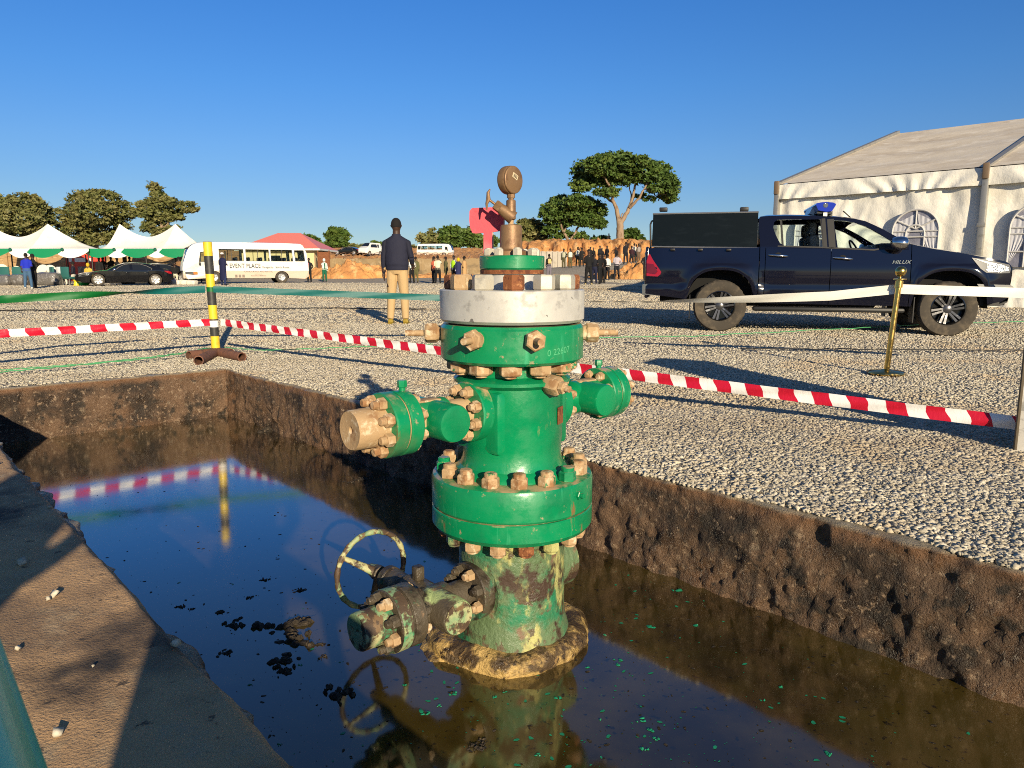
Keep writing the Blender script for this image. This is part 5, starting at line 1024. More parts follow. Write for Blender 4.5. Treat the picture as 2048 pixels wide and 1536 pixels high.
# white shed behind the left wall, red stall
p0, p1 = dp(138, 478, 76), dp(189, 478, 76); sz = dp(160, 497, 76).z; sh = thing('shed', 'white open shed on posts above the mud wall', 'shed', ((p0.x + p1.x) / 2, 76, 0))
b = MB(); b.box(((p0.x + p1.x) / 2, 77, p0.z), (p1.x - p0.x + .2, 2.4, .16)); b.build('roof', m_white, sh, 0)
for t in (0, .45, .97): q = p0.lerp(p1, t); MB().box((q.x, 76, p0.z / 2), (.12, .12, p0.z - .1)).build('post', m_white, sh, 0)
q = dp(168, 489, 76); MB().box((q.x, 76.3, q.z), (1.5, .06, .42)).build('sign_board', m_white, sh, 0)
b = MB(); b.box((q.x - .1, 76.26, q.z + .02), (.6, .02, .05)); b.box((q.x + .5, 76.26, q.z - .08), (.1, .02, .16)); b.build('lettering', m_black, sh, 0)
m_redstall = mat('red painted board', (.62, .06, .04), .5, var=[((.5, .04, .03), 2, .5, .7)])
D_ = 56.8; p0, p1 = dp(134, 555, D_), dp(203, 555, D_); gz = tz((p0.x + p1.x) / 2, D_); st = thing('stall', 'bright red kiosk with white labels below the swags of the tents', 'kiosk', ((p0.x + p1.x) / 2, D_, gz)); tp = dp(160, 508, D_).z
b = MB(); b.box(((p0.x + p1.x) / 2, D_ + .4, (gz + tp) / 2), (p1.x - p0.x, .6, tp - gz)); b.build('cabinet', m_redstall, st, 0)
for (a, c_) in ((136, 143), (148, 170), (175, 181)):
    u, v = dp(a, 516, D_), dp(c_, 524, D_); MB().box(((u.x + v.x) / 2, D_ + .08, (u.z + v.z) / 2), (v.x - u.x, .03, u.z - v.z)).build('label', m_white, st, 0)
u, v = dp(155, 533, D_), dp(176, 548, D_); b = MB()
for k in range(9): b.box((u.x + (v.x - u.x) * k / 8, D_ + .08, (u.z + v.z) / 2), (.05, .03, u.z - v.z))
b.build('grille', m_alum, st, 0); MB().box(((u.x + v.x) / 2, D_ + .095, (u.z + v.z) / 2), (v.x - u.x, .02, u.z - v.z)).build('hatch', m_seat, st, 0)
for a in (171.5, 184): u = dp(a, 530, D_); MB().box((u.x, D_ + .09, (gz + tp) / 2), (.11, .03, tp - gz - .1)).build('seam', m_under, st, 0)

# ================================================================== pagoda tents with swags
m_tentw = mat('cream tent cloth', (.8, .78, .7), .7, bump=[(1.2, .3, .1), (5, .2, .02)], var=[((.73, .7, .6), .7, .5, .7)])
m_swagg = mat('green swag satin', (.004, .2, .075), .45, bump=[(6, .4, .03, 'n', (.3, 1, 3))])
m_swagw = mat('white swag satin', (.76, .74, .7), .5, bump=[(6, .4, .03, 'n', (.3, 1, 3))])
def pagoda(px0, px1, peaks, D, label, swags, rosettes):
    a, b_ = dp(px0, 498, D), dp(px1, 498, D); ez = (a.z + b_.z) / 2; pz = dp(peaks[0], 447, D + 2).z; dep = 4.6; gz = tz((a.x + b_.x) / 2, D)
    r = thing('festive_tent', label, 'tent', ((a.x + b_.x) / 2, D, gz), 0, 'festive tents with green and white swags'); hp = pz - ez; X0, X1 = a.x, b_.x; pk = [dp(p, 498, D + 2.3).x for p in peaks]
    def fx(x):
        if x < pk[0]: return max(0, 1 - (pk[0] - x) / (pk[0] - X0)) ** 1.55
        if x > pk[1]: return max(0, 1 - (x - pk[1]) / (X1 - pk[1])) ** 1.55
        t = (x - pk[0]) / (pk[1] - pk[0]); return .50 + .50 * abs(2 * t - 1) ** 1.75
    b = MB(); xs = sorted(set(list(np.linspace(X0, X1, 50)) + pk)); ysv = np.linspace(-1, 1, 25)
    b.grid(lambda x, v: (x, D + 2.3 + 2.3 * v, ez + hp * fx(x) * (1 - abs(v)) ** (1.25 + .5 * min(1, min(abs(x - p) for p in pk))) + .0), xs, list(ysv)); b.build('canopy', m_tentw, r, 40, fix=False)
    for s, (p0, p1, gr) in enumerate(swags):
        A, B = dp(p0, 498, D).x, dp(p1, 498, D).x; A, B = max(A, X0 - .1), min(B, X1 + .1)
        if B - A < .3: continue
        b = MB(); y0 = D - .05 - (.06 if gr else 0)
        b.grid(lambda t, v: (A + (B - A) * t - .25 * v * (1 - t) * (1 if gr else .3), y0 - .12 * math.sin(math.pi * t) * v - .02 * math.sin(v * 28), ez + .02 - (.10 + .52 * math.sin(math.pi * min(1, t * .92 + .06)) ** .8) * v), list(np.linspace(0, 1, 22)), list(np.linspace(0, 1, 10))); b.build('swag', m_swagg if gr else m_swagw, r, 60, fix=False)
    for p in rosettes:
        q = dp(p, 499, D - .15); b = MB(); b.lathe([(.001, -.08), (.09, -.05), (.12, 0), (.08, .05), (.001, .06)], q, (0, -1, 0), 12); b.build('rosette', mat('dark green rosette', (.004, .09, .05), .6) if 'dark green rosette' not in bpy.data.materials else bpy.data.materials['dark green rosette'], r, 40)
    for x in (X0 + .05, (X0 + X1) / 2, X1 - .05):
        for y in (D + .05, D + 4.5): MB().cyl((x, y, tz(x, y) - .05), (x, y, ez), .05, seg=8).build('pole', m_black, r, 40)
pagoda(-70, 176, (-18, 100), 50, 'left white two peaked tent with green and white swags, cut by the frame', [(-70, 5, False), (-50, 22, True), (20, 74, False), (62, 124, True), (112, 178, False)], (20, 124))
pagoda(180, 400, (243, 354), 50.4, 'white two peaked tent with green and white swags behind the black saloon', [(160, 230, True), (206, 270, False), (250, 312, True), (290, 345, False), (326, 384, True), (370, 402, False)], (228, 310))
# ================================================================== vehicles at the back
m_carblack = mat('black car paint', (.006, .006, .007), .12, coat=.7, spec=.4)
m_silver2 = mat('silver wheel', (.55, .55, .55), .3, metal=.6)
m_beige = mat('beige lower panel', (.5, .4, .31), .4, coat=.2)
m_ink = mat('dark lettering', (.03, .03, .035), .6)
m_redink = mat('red lettering', (.55, .08, .06), .6)
m_busglass = mat('bus window glass', (.62, .8, .76), .02, trans=1, ior=1.02)
def car(root, prof, tags, wb, r, hw, sill, belt, arch=.37, paint=None):
    """column lofted car: prof = roofline (x, z) rear to front, tags = list of (x0, x1) glass spans of the roofline"""
    top = lerp_curve(prof); X0, X1 = prof[0][0], prof[-1][0]
    def bot(x):
        z = sill + (.12 * max(0, (x - X1 + .35) / .35) if x > X1 - .35 else 0) + (.14 * max(0, (X0 + .4 - x) / .4) if x < X0 + .4 else 0)
        for cx in (0, wb):
            d = abs(x - cx)
            if d < arch: z = max(z, r + (arch - .0) * (1 - (d / arch) ** 2) ** .5)
        return z
    def hwf(x, z):
        w_ = hw - .035 * max(0, .5 - z) / .3 - (z - belt) * .42 * (z > belt)
        e = max(0, (x - X1 + .8) / .8); e2 = max(0, (X0 + .6 - x) / .6); return w_ - .2 * e ** 2.4 - .12 * e2 ** 2.4
    xs = sorted(set(list(np.linspace(X0, X1, 110)) + [p[0] for p in prof])); b = MB()
    for ys in (-1, 1): b.grid(lambda x, j: (x, ys * hwf(x, bot(x) + (top(x) - bot(x)) * j), bot(x) + (top(x) - bot(x)) * j), xs, list(np.linspace(0, 1, 16)))
    def gm(i, j):
        x = (xs[i] + xs[i + 1]) / 2; return 1 if any(a < x < c for a, c in tags) else 0
    b.grid(lambda x, q: (x, q * hwf(x, top(x)), top(x) + .03 * (1 - q * q)), xs, list(np.linspace(-1, 1, 9)), mfn=gm)
    for x in (X0, X1): b.grid(lambda z, q: (x + (.04 if x > 0 else -.04) * (1 - q * q), q * hwf(x, z), z), [bot(x), (bot(x) + top(x)) / 2, top(x)], list(np.linspace(-1, 1, 7)))
    b.build('body', [paint or m_carblack, m_tint], root, 45, world=False, fix=False)
    b = MB(); b.box((wb / 2, 0, sill + .12), (wb + 1.2, hw * 1.2, .3)); b.build('underbody', m_under, root, 0, world=False)
    return hwf
def side_plate(root, name, pts, hwf, m, off=.006, sides=(-1, 1)):
    for ys in sides:
        b = MB(); n = len(pts); b.add([(x, ys * (hwf(x, z) + off), z) for x, z in pts], [tuple(range(n))]); b.build(name, m, root, 0, world=False)
cz = lambda zx, zy: ((1360 - zx) / 288, (838 - zy) / 288)
def sedan(label, px, D, yaw):
    p = dp(px, 570, D); p.z = tz(p.x, p.y); r = thing('saloon_car', label, 'car', p, yaw)
    prof = [cz(*q) for q in [(1632, 690), (1625, 640), (1600, 590), (1560, 578), (1480, 572), (1400, 535), (1310, 500), (1200, 482), (1050, 474), (930, 484), (850, 510), (770, 550), (690, 594), (600, 604), (450, 624), (340, 640), (270, 664), (245, 690)]]
    h = car(r, prof, [(cz(1480, 0)[0], cz(1300, 0)[0]), (cz(900, 0)[0], cz(700, 0)[0])], 2.8, .33, .92, .2, .86)
    side_plate(r, 'side_window', [cz(*q) for q in [(795, 592), (850, 545), (930, 508), (998, 500), (1000, 590)]], h, m_tint); side_plate(r, 'side_window', [cz(*q) for q in [(1040, 590), (1040, 498), (1140, 502), (1230, 530), (1300, 566), (1300, 582)]], h, m_tint)
    side_plate(r, 'headlight', [cz(*q) for q in [(300, 660), (380, 640), (450, 640), (420, 672), (340, 690), (290, 690)]], h, m_lamp, .012); side_plate(r, 'taillight', [cz(*q) for q in [(1490, 600), (1560, 600), (1600, 620), (1605, 650), (1550, 640)]], h, m_redlens, .012)
    b = MB(); q = [cz(*q) for q in [(795, 592), (850, 541), (930, 502), (1000, 492), (1150, 494), (1240, 522), (1318, 566), (1312, 586), (1300, 588)]]
    for ys in (-1, 1): b.tube([(x, ys * (h(x, z) + .006), z) for x, z in q], .012, 5)
    b.build('window_trim', m_alum, r, 0, world=False)
    for ys in (-1, 1):
        c = cz(785, 580); b = MB(); b.lathe([(.001, -.1), (.07, -.05), (.085, 0), (.06, .06), (.001, .07)], (c[0], ys * .98, c[1]), (1, 0, 0), 12); b.build('mirror', m_chrome, r, 50, world=False)
        for zx in (970, 1240): c = cz(zx, 628); b = MB(); b.box((c[0], ys * (h(*c) + .012), c[1]), (.2, .03, .03), bev=.01); b.build('door_handle', m_carblack, r, 30, world=False)
        for zx in (705, 1022, 1290): c0, c1 = cz(zx, 600), cz(zx, 760); b = MB(); b.box((c0[0], ys * (h(c0[0], .6) - .0), (c0[1] + c1[1]) / 2), (.012, .02, c0[1] - c1[1])); b.build('door_seam', m_under, r, 0, world=False)
        for cx in (0, 2.8): wheel_parts(r, (cx, ys * .8, .33), ys, .33, .2, .225, 7, m_silver2, m_alum, tread=False)
    return r
YW = math.pi + R(31)
car_a = sedan('black saloon car parked side on before the festive tents', 309, 42, YW)
c2 = copy_tree(car_a, on(352, 47), YW + .15, 'black saloon mostly hidden behind the parked black saloon')
# minibus
bz_ = lambda zx, zy: ((1395 - zx) / 239, (775 - zy) / 239)
def minibus(label, loc, yaw):
    r = thing('minibus', label, 'minibus', loc, yaw); B = lambda pts: [bz_(*q) for q in pts]
    arch = lambda c, rr, z0: [(c - rr * math.cos(t), z0 + rr * math.sin(t)) for t in np.linspace(0, math.pi, 13)]
    wb = 3.935; zs, zb = .27, bz_(0, 590)[1]; xr_, xf = bz_(1792, 0)[0], bz_(48, 0)[0]
    low = [(xr_, zb), (xr_, .42), (xr_ + .25, zs)] + arch(0, .43, zs + .06) + arch(wb, .43, zs + .06) + [(xf - .25, zs), (xf, .38), (xf, zb)]
    up = B([(1795, 590), (1788, 500), (1770, 330), (1742, 262), (1715, 215), (1680, 195), (1500, 189), (900, 186), (500, 187), (380, 192), (270, 202), (200, 222), (152, 258), (118, 310), (62, 470), (48, 540), (44, 590)])
    wins = [B([(532, 284), (864, 284), (866, 448), (536, 448)]), B([(896, 284), (1218, 284), (1226, 450), (900, 450)]), B([(1246, 284), (1552, 284), (1562, 450), (1250, 450)]), B([(1588, 292), (1722, 290), (1738, 444), (1600, 446)]), B([(285, 330), (390, 318), (392, 462), (262, 466)])]
    hw = lambda x, z: 1.0 - .05 * max(0, z - 1.4) - .16 * max(0, (x - xf + .7) / .7) ** 2 - .05 * max(0, (xr_ + .4 - x) / .4) ** 2
    def inp(p, poly):
        c = False
        for i in range(len(poly)):
            a, d = poly[i], poly[i - 1]
            if (a[1] > p.y) != (d[1] > p.y) and p.x < (d[0] - a[0]) * (p.y - a[1]) / (d[1] - a[1]) + a[0]: c = not c
        return c
    for ys in (-1, 1):
        for (nm, outer, holes, m) in (('lower_panel', low, [], m_beige), ('side_panel', up, wins, m_white)):
            vs, fs = cdt(outer, holes); keep = [f for f in fs if inp(sum((vs[i] for i in f), Vector((0, 0))) / len(f), outer) and not any(inp(sum((vs[i] for i in f), Vector((0, 0))) / len(f), h) for h in holes)]
            b = MB(); b.add([(p.x, ys * hw(p.x, p.y), p.y) for p in vs], [tuple(f) for f in keep]); b.build(nm, m, r, 0, world=False, fix=False)
        for wpoly in wins:
            b = MB(); b.add([(x, ys * (hw(x, z) - .02), z) for x, z in wpoly], [tuple(range(len(wpoly)))]); W_ = b.build('window', m_busglass, r, 0, world=False)
            b = MB(); n = len(wpoly)
            for i in range(n):
                (ax, az), (bx, bz2) = wpoly[i], wpoly[(i + 1) % n]; b.tube([(ax, ys * hw(ax, az), az), (bx, ys * hw(bx, bz2), bz2)], .03 if wpoly is wins[3] else .016, 4)
            x = sum(p[0] for p in wpoly) / n; zz = [p[1] for p in wpoly]
            if wpoly in wins[:3]: b.tube([(x, ys * hw(x, 1.5), min(zz)), (x, ys * hw(x, 1.9), max(zz))], .022, 4)
            b.build('window_frame', m_black, W_, 0, world=False)
    n = len(up); b = MB()
    for (s0, s1, m, nm) in ((0, 12, m_white, 'roof'), (11, 15, m_tint, 'windscreen'), (14, n, m_white, 'front_panel')):
        seg = up[s0:s1]; b = MB(); b.grid(lambda i, q: (seg[int(i)][0] + (.1 * (1 - q * q) if s0 else 0), q * hw(*seg[int(i)]), seg[int(i)][1] + (.05 * (1 - q * q) if s0 == 0 and seg[int(i)][1] > 2.2 else 0)), list(range(len(seg))), list(np.linspace(-1, 1, 9))); b.build(nm, m, r, 50, world=False, fix=False)
    b = MB(); b.box((xf - .06, 0, .53), (.14, 1.86, .46), bev=.04); b.build('front_bumper', m_beige, r, 30, world=False)
    b = MB(); b.box((xr_ + .04, 0, .6), (.1, 1.9, .4), bev=.03); b.build('rear_bumper', m_beige, r, 30, world=False)
    b = MB(); b.box((wb / 2, 0, .46), (6.4, 1.5, .3)); b.build('underbody', m_under, r, 0, world=False)
    b = MB()
    for k in range(6):
        for y in (-.55, .45): b.box((2.6 - k * .72, y, 1.28), (.12, .7, .62), bev=.05); b.box((2.75 - k * .72, y, 1.0), (.4, .7, .12), bev=.04)
    b.build('seats', m_seat, r, 30, world=False).name = 'seat_row'
    for ys in (-1, 1):
        for cx in (0, wb): wheel_parts(r, (cx, ys * .84, .375), ys, .375, .24, .21, 6, m_silver2, m_silver2, tread=False)
        b = MB(); q = B([(75, 606), (130, 606), (175, 608), (230, 606), (235, 640), (180, 645), (75, 640)]); b.add([(x, ys * (hw(x, z) + .02), z) for x, z in q], [tuple(range(len(q)))]); b.build('headlight', m_lamp, r, 0, world=False)
        b = MB(); q = B([(180, 608), (232, 606), (236, 640), (182, 644)]); b.add([(x, ys * (hw(x, z) + .028), z) for x, z in q], [tuple(range(len(q)))]); b.build('indicator', m_amber, r, 0, world=False)
    b = MB(); q = B([(118, 268), (190, 232), (235, 236), (230, 250), (160, 290)]); b.prism(q, lambda x, z, t: (x + .05, -.9 + t, z), 1.8); b.build('sun_visor', m_black, r, 0, world=False)
    c = bz_(270, 490); b = MB(); b.box((c[0], .0, c[1]), (.1, 2.3, .16), bev=.03); b.build('mirror', m_black, r, 30, world=False)
    return r, hw
bl = on(559, 47.0); bus, bhw = minibus('white and beige minibus lettered EVENT PLACE behind the striped post', bl, math.pi + R(27))
YS = 1                                           # the flank that faces the camera (it drives to the left)
def btext(t, zx, zy, size, m, sx=1.0):
    c = bz_(zx, zy); b = MB(); add_text(b, t, size, lambda x, y, z: (c[0] - x, YS * (bhw(c[0] - x, c[1]) + .008 + z), c[1] + y), sx=sx); b.build('lettering', m, bus, 0, world=False, fix=False)
btext('EVENT PLACE', 880, 522, .36, m_ink, .82); btext('Managed by   Sam-La Royale', 1310, 540, .15, m_ink, .95); btext('FOR BOOKINGS AND RENTAL', 1060, 604, .125, m_ink); btext('ABUJA KADUNA', 1060, 640, .06, m_redink); btext('AGIDIFRAI 08084242', 1060, 665, .10, m_ink)
b = MB()
for k in range(3):
    c = bz_(750 + k * 50, 668); 
    for j in range(4): b.box((c[0], YS * (bhw(*c) + .012), c[1] + .07 - j * .045), (.14, .02, .022))
b.build('side_vent', m_ink, bus, 0, world=False)
p = dp(852, 512, 150); copy_tree(bus, Vector((p.x, p.y, p.z - .1)), math.pi + R(172), 'far white minibus on the orange slope right of the man in navy jacket'); 
for o in list(bpy.data.objects):
    if o.parent and o.parent.get('label', '').startswith('far white minibus') and o.name.startswith(('lettering', 'side_vent')): bpy.data.objects.remove(o)
# far white van and far dark car
p = dp(752, 511, 119); van = thing('van', 'small white van seen from behind on the far orange slope', 'van', p, math.pi + R(62))
prof = [(-.75, .5), (-.74, 1.1), (-.62, 1.75), (-.5, 1.92), (1.5, 1.95), (2.1, 1.9), (2.9, 1.25), (3.35, 1.05), (3.5, .6)]
h = car(van, prof, [(-.74, -.6), (2.1, 2.8)], 2.6, .32, .86, .25, 1.1, paint=m_white)
side_plate(van, 'side_window', [(-.4, 1.2), (-.35, 1.7), (.5, 1.72), (.5, 1.2)], h, m_tint); side_plate(van, 'side_window', [(.6, 1.2), (.6, 1.72), (1.5, 1.72), (2.0, 1.65), (2.3, 1.2)], h, m_tint)
b = MB(); b.add([(-.80, y, z) for y, z in ((-.7, 1.2), (.7, 1.2), (.62, 1.7), (-.62, 1.7))], [(0, 1, 2, 3)]); b.build('rear_window', m_tint, van, 0, world=False)
for ys in (-1, 1):
    for cx in (0, 2.6): wheel_parts(van, (cx, ys * .76, .32), ys, .32, .18, .2, 6, m_silver2, m_silver2, tread=False)
p = dp(712, 510, 118); copy_tree(car_a, Vector((p.x, p.y, p.z)), math.pi - R(10), 'far black car on the orange slope left of the far white van')

# ================================================================== barrier post, tapes, stanchion, plinth
m_yel = mat('yellow paint', (.72, .5, .03), .4, coat=.2, var=[((.6, .4, .03), 9, .5, .7), ((.3, .18, .05), 30, .68, .76)])
m_blk = mat('dark paint', (.03, .03, .028), .5, var=[((.06, .055, .05), 12, .5, .7)])
m_rpipe = mat('rusty pipe', (.17, .075, .045), .8, var=[((.09, .045, .03), 12, .48, .65), ((.3, .15, .07), 20, .6, .72)], bump=[(50, .4, .004)])
m_tapew = mat('white tape plastic', (.78, .77, .75), .4, bump=[(22, .35, .01, 'n', (1, 1, .4))]); m_taper = mat('red tape plastic', (.5, .008, .03), .4, bump=[(22, .35, .01, 'n', (1, 1, .4))])
m_teal = mat('teal ribbon satin', (.0, .10, .095), .5, bump=[(6, .2, .01)]); m_grn = mat('green ribbon satin', (.0, .11, .02), .45, bump=[(6, .2, .01)])
m_wrib = mat('white ribbon satin', (.78, .76, .68), .45, bump=[(6, .2, .01)])
m_brass = mat('polished brass', (.62, .43, .14), .18, metal=1, rvar=(20, .1, .3)); m_string = mat('green string', (.06, .3, .12), .7)
pb = gp(433, 713); ptop = dp(414.5, 483, pb.y); post = thing('barrier_post', 'black and yellow striped pipe post on a rusty pipe cross base', 'post', pb)
DP = pb.y; rp_ = 8.4 * DP / F
rows = [(484, 'y'), (512, 'b'), (548, 'y'), (574, 'g'), (583, 'b'), (610, 'y'), (638, 'b'), (641, 'w'), (654, 'b'), (672, 'y'), (699, 'b'), (716, 'e')]
mm = {'y': 0, 'b': 1, 'g': 2, 'w': 3}; b = MB(); pv = lambda row: pb.lerp(ptop, (dp(424, row, DP).z - pb.z) / (ptop.z - pb.z))
for (r0, k), (r1, _) in zip(rows[:-1], rows[1:]):
    b.cm = mm[k]; b.lathe([(rp_ * (1.03 if k in 'gw' else 1), 0), (rp_ * (1.03 if k in 'gw' else 1), (pv(r0) - pv(r1)).length)], pv(r1), ptop - pb, 24, caps=False)
b.cm = 0; b.lathe([(rp_, -.002), (rp_ * .8, -.003), (rp_ * .8, -.1)], ptop, ptop - pb, 24, caps=False)
b.build('pole', [m_yel, m_blk, m_grn, m_tapew], post, 40)
c0 = pb + Vector((0, 0, .05))
def pipe(p, q, r, nm, par, m):
    d = (Vector(q) - Vector(p)).length; b = MB(); b.lathe([(r, 0), (r, d), (r * .8, d), (r * .8, d - .12), (r * .8, .12), (r * .8, 0), (r, 0)], p, Vector(q) - Vector(p), 20, caps=False); return b.build(nm, m, par, 40)
for (px, py) in ((397, 721), (484, 714), (462, 706), (378, 711)):
    q = gp(px, py, .05); pipe(c0, q, .05, 'foot_pipe', post, m_rpipe)
def tape(name, label, cat, P, w, n, mats, stripe=None, slant=.5, twist=None, sag=0, group=None):
    """ribbon hung along P (polyline), vertical width w"""
    pts = []; P = [Vector(p) for p in P]; seg = [(P[i + 1] - P[i]).length for i in range(len(P) - 1)]; tot = sum(seg)
    for i in range(len(P) - 1):
        for k in range(n): t = k / n; pts.append(P[i].lerp(P[i + 1], t) + Vector((0, 0, -sag * 4 * t * (1 - t))))
    pts.append(P[-1]); b = MB(); s = 0; vs = []; N_ = len(pts); L = [0]
    for i in range(1, N_): L.append(L[-1] + (pts[i] - pts[i - 1]).length)
    rows_ = 5
    if stripe:
        m = int(tot / stripe) + 1
        def at(d):
            d = min(max(d, 0), L[-1]); i = int(np.searchsorted(L, d)); i = min(max(i, 1), N_ - 1); t = (d - L[i - 1]) / max(1e-6, L[i] - L[i - 1]); return pts[i - 1].lerp(pts[i], t)
        for k in range(m):
            for q in range(6):
                a0, a1 = (k + q / 6) * stripe, (k + (q + 1) / 6) * stripe
                if a0 >= L[-1]: break
                V_ = []
                for a in (a0, a1):
                    for j in range(rows_): v = j / (rows_ - 1); dd = a + slant * w * (v - .5); p = at(dd); V_.append(p + Vector((.004 * math.sin(dd * 23 + j), .010 * math.sin(dd * 9 + j * 1.3), w * (.5 - v))))
                b.add(V_, [(j, rows_ + j, rows_ + j + 1, j + 1) for j in range(rows_ - 1)], k % 2)
    else:
        for i, p in enumerate(pts):
            a = (twist(L[i] / tot) if twist else 0); d = (pts[min(i + 1, N_ - 1)] - pts[max(i - 1, 0)]).normalized(); side = d.cross(Vector((0, 0, 1))).normalized(); u = Vector((0, 0, 1)) * math.cos(a) + side * math.sin(a)
            for j in range(rows_): v = j / (rows_ - 1); vs.append(p + u * w * (.5 - v) + side * .006 * math.sin(L[i] * 7 + j))
        b.add(vs, [(i * rows_ + j, (i + 1) * rows_ + j, (i + 1) * rows_ + j + 1, i * rows_ + j + 1) for i in range(N_ - 1) for j in range(rows_ - 1)])
    return tag(b.build(name, mats, smooth=60, fix=False), label, cat, group)
pA = dp(433, 644, DP + .0)
tape('barrier_tape', 'red and white barrier tape running from the striped post out of frame', 'barrier tape', [dp(-200, 683, 6.15), dp(-10, 668, 6.75), pA + Vector((-.05, -.03, 0))], .075, 40, [m_tapew, m_taper], .137, .35)
pl = dp(2033, 850, 3.8)
tape('barrier_tape', 'long red and white barrier tape passing behind the wellhead to the plinth', 'barrier tape', [pA + Vector((.05, -.02, 0)), pA.lerp(pl, .5), pl + Vector((.12, -.05, .0))], .075, 60, [m_tapew, m_taper], .103, .35)
pT = pv(578.5)
tape('ribbon', 'green and teal ribbon from the striped post leaving the frame at left', 'ribbon', [dp(-200, 607, 6.2), dp(0, 599, 7.0), dp(240, 586, 7.6), pT + Vector((-.05, -.04, 0))], .075, 16, [m_grn], None, twist=lambda t: 1.25 * max(0, 1 - abs(t - .72) / .2) * 1.1)
o = bpy.data.objects['ribbon']; o.data.materials.append(m_teal)
for p in o.data.polygons:
    if p.center.x > dp(245, 586, 7.6).x: p.material_index = 1
knot = dp(1024, 601, 8.6); sb = gp(1772, 751); sb.z = .016; SD = sb.y; stop = dp(1800, 553, SD)
tape('ribbon', 'teal ribbon stretched from the striped post behind the wellhead', 'ribbon', [pT + Vector((.04, -.04, 0)), pT.lerp(knot, .5), knot], .07, 16, [m_teal], None)
wr = dp(1796, 578, SD + .03)
tape('ribbon', 'white satin ribbon running left from the brass stanchion past the pickup', 'ribbon', [knot, dp(1180, 603, 8.2), dp(1300, 604, 7.9), dp(1500, 598, 7.3), dp(1660, 592, 6.9), wr], .085, 14, [m_wrib], None, twist=lambda t: 1.45 * max(0, 1 - max(0, t - .42) / .42) + .12 * math.sin(t * 90) * (t < .5))
tape('ribbon', 'white satin ribbon running right from the brass stanchion out of frame', 'ribbon', [wr, dp(2048, 586, SD - .3), dp(2300, 592, SD - .7)], .085, 14, [m_wrib], None)
stn = thing('stanchion', 'leaning polished brass stanchion post with ball top and round base', 'stanchion', sb)
b = MB(); b.lathe([(.001, 0), (.155, 0), (.16, .008), (.155, .02), (.13, .03), (.05, .036), (.032, .045), (.001, .046)], sb, (stop - sb).lerp(Vector((0, 0, 1)), .3) * 1, 40); b.build('base', m_brass, stn, 40)
ax = (stop - sb).normalized(); Ls = (stop - sb).length; b = MB(); b.lathe([(.0245, .03), (.0245, Ls - .10), (.034, Ls - .098), (.034, Ls - .04), (.024, Ls - .038), (.024, Ls - .03), (.055, Ls - .028), (.055, Ls - .02), (.018, Ls - .015), (.014, Ls), (.02, Ls + .004)], sb, ax, 28); b.build('pole', m_brass, stn, 40)
b = MB(); rr = .048; b.lathe([(max(.001, rr * math.sin(t)), Ls + .045 - rr * math.cos(t)) for t in np.linspace(0, math.pi, 17)], sb, ax, 28); b.build('ball', m_brass, stn, 60)
m_marble = mat('grey veined marble', (.5, .48, .44), .25, var=[((.28, .27, .25), 5, .5, .58, 6, (1, .4, 2.4)), ((.6, .58, .54), 9, .55, .7)], coat=.3)
m_edge2 = mat('thin bronze trim', (.09, .07, .045), .5, metal=.2); g0_ = gp(2028, 902); pn = thing('plinth', 'grey marble clad plinth with a dark trim edge at the right frame edge', 'plinth', g0_); PH = 1.15; RP = Matrix.Rotation(R(-33), 3, 'Z')
b = MB(); b.box(g0_ + RP @ Vector((.26, .2, PH / 2)), (.5, .4, PH), R(-33)); b.build('cladding', m_marble, pn, 0)
b = MB(); b.tube([g0_ + Vector((0, -.005, 0)), g0_ + Vector((0, -.005, PH))], .009, 8); b.build('trim', m_edge2, pn, 40)
b = MB(); b.box(g0_ + RP @ Vector((.26, .2, PH + .03)), (.58, .48, .06), R(-33), bev=.01); b.build('cap', m_marble, pn, 30)
# strings and cable lying on the stones
def lay(name, label, cat, pix, r, m, z=.03, jit=.02, seed=0):
    q = random.Random(seed); P = [gp(px, py, 0.0) for px, py in pix]; pts = []
    for i in range(len(P) - 1):
        for t in np.linspace(0, 1, 14)[:-1]: p = P[i].lerp(P[i + 1], t); pts.append(Vector((p.x + q.uniform(-jit, jit), p.y + q.uniform(-jit, jit), tz(p.x, p.y) + z + q.uniform(0, .012))))
    tag(MB().tube(pts, r, 5).build(name, m, smooth=60), label, cat)
lay('string', 'green string lying on the stones left of the striped post', 'string', [(-40, 762), (120, 745), (300, 728), (375, 716), (430, 706)], .006, m_string, .05)
lay('string', 'second green string lying close beside the cellar far edge', 'string', [(-40, 755), (150, 741), (330, 722), (425, 708)], .005, m_string, .05, seed=4)
lay('string', 'green string lying on the stones from the striped post to the wellhead', 'string', [(445, 706), (540, 712), (700, 706), (880, 700)], .005, m_string, .045, seed=2)
lay('string', 'green string lying on the stones in front of the pickup', 'string', [(1160, 690), (1400, 686), (1600, 676), (1900, 660), (2100, 655)], .006, m_string, .05, seed=3)
lay('cable', 'thin black line running across the stones before the teal ribbon', 'cable', [(-60, 634), (200, 630), (420, 627), (640, 624), (870, 626)], .014, m_black, .03, .03, seed=5)  # only a thin dark line across the stones, drawn as a tube
lay('cable', 'thin black cable lying on the stones right of the brass stanchion', 'cable', [(1480, 706), (1700, 707), (1900, 708), (2100, 709)], .007, m_black, .03, .02, seed=6)

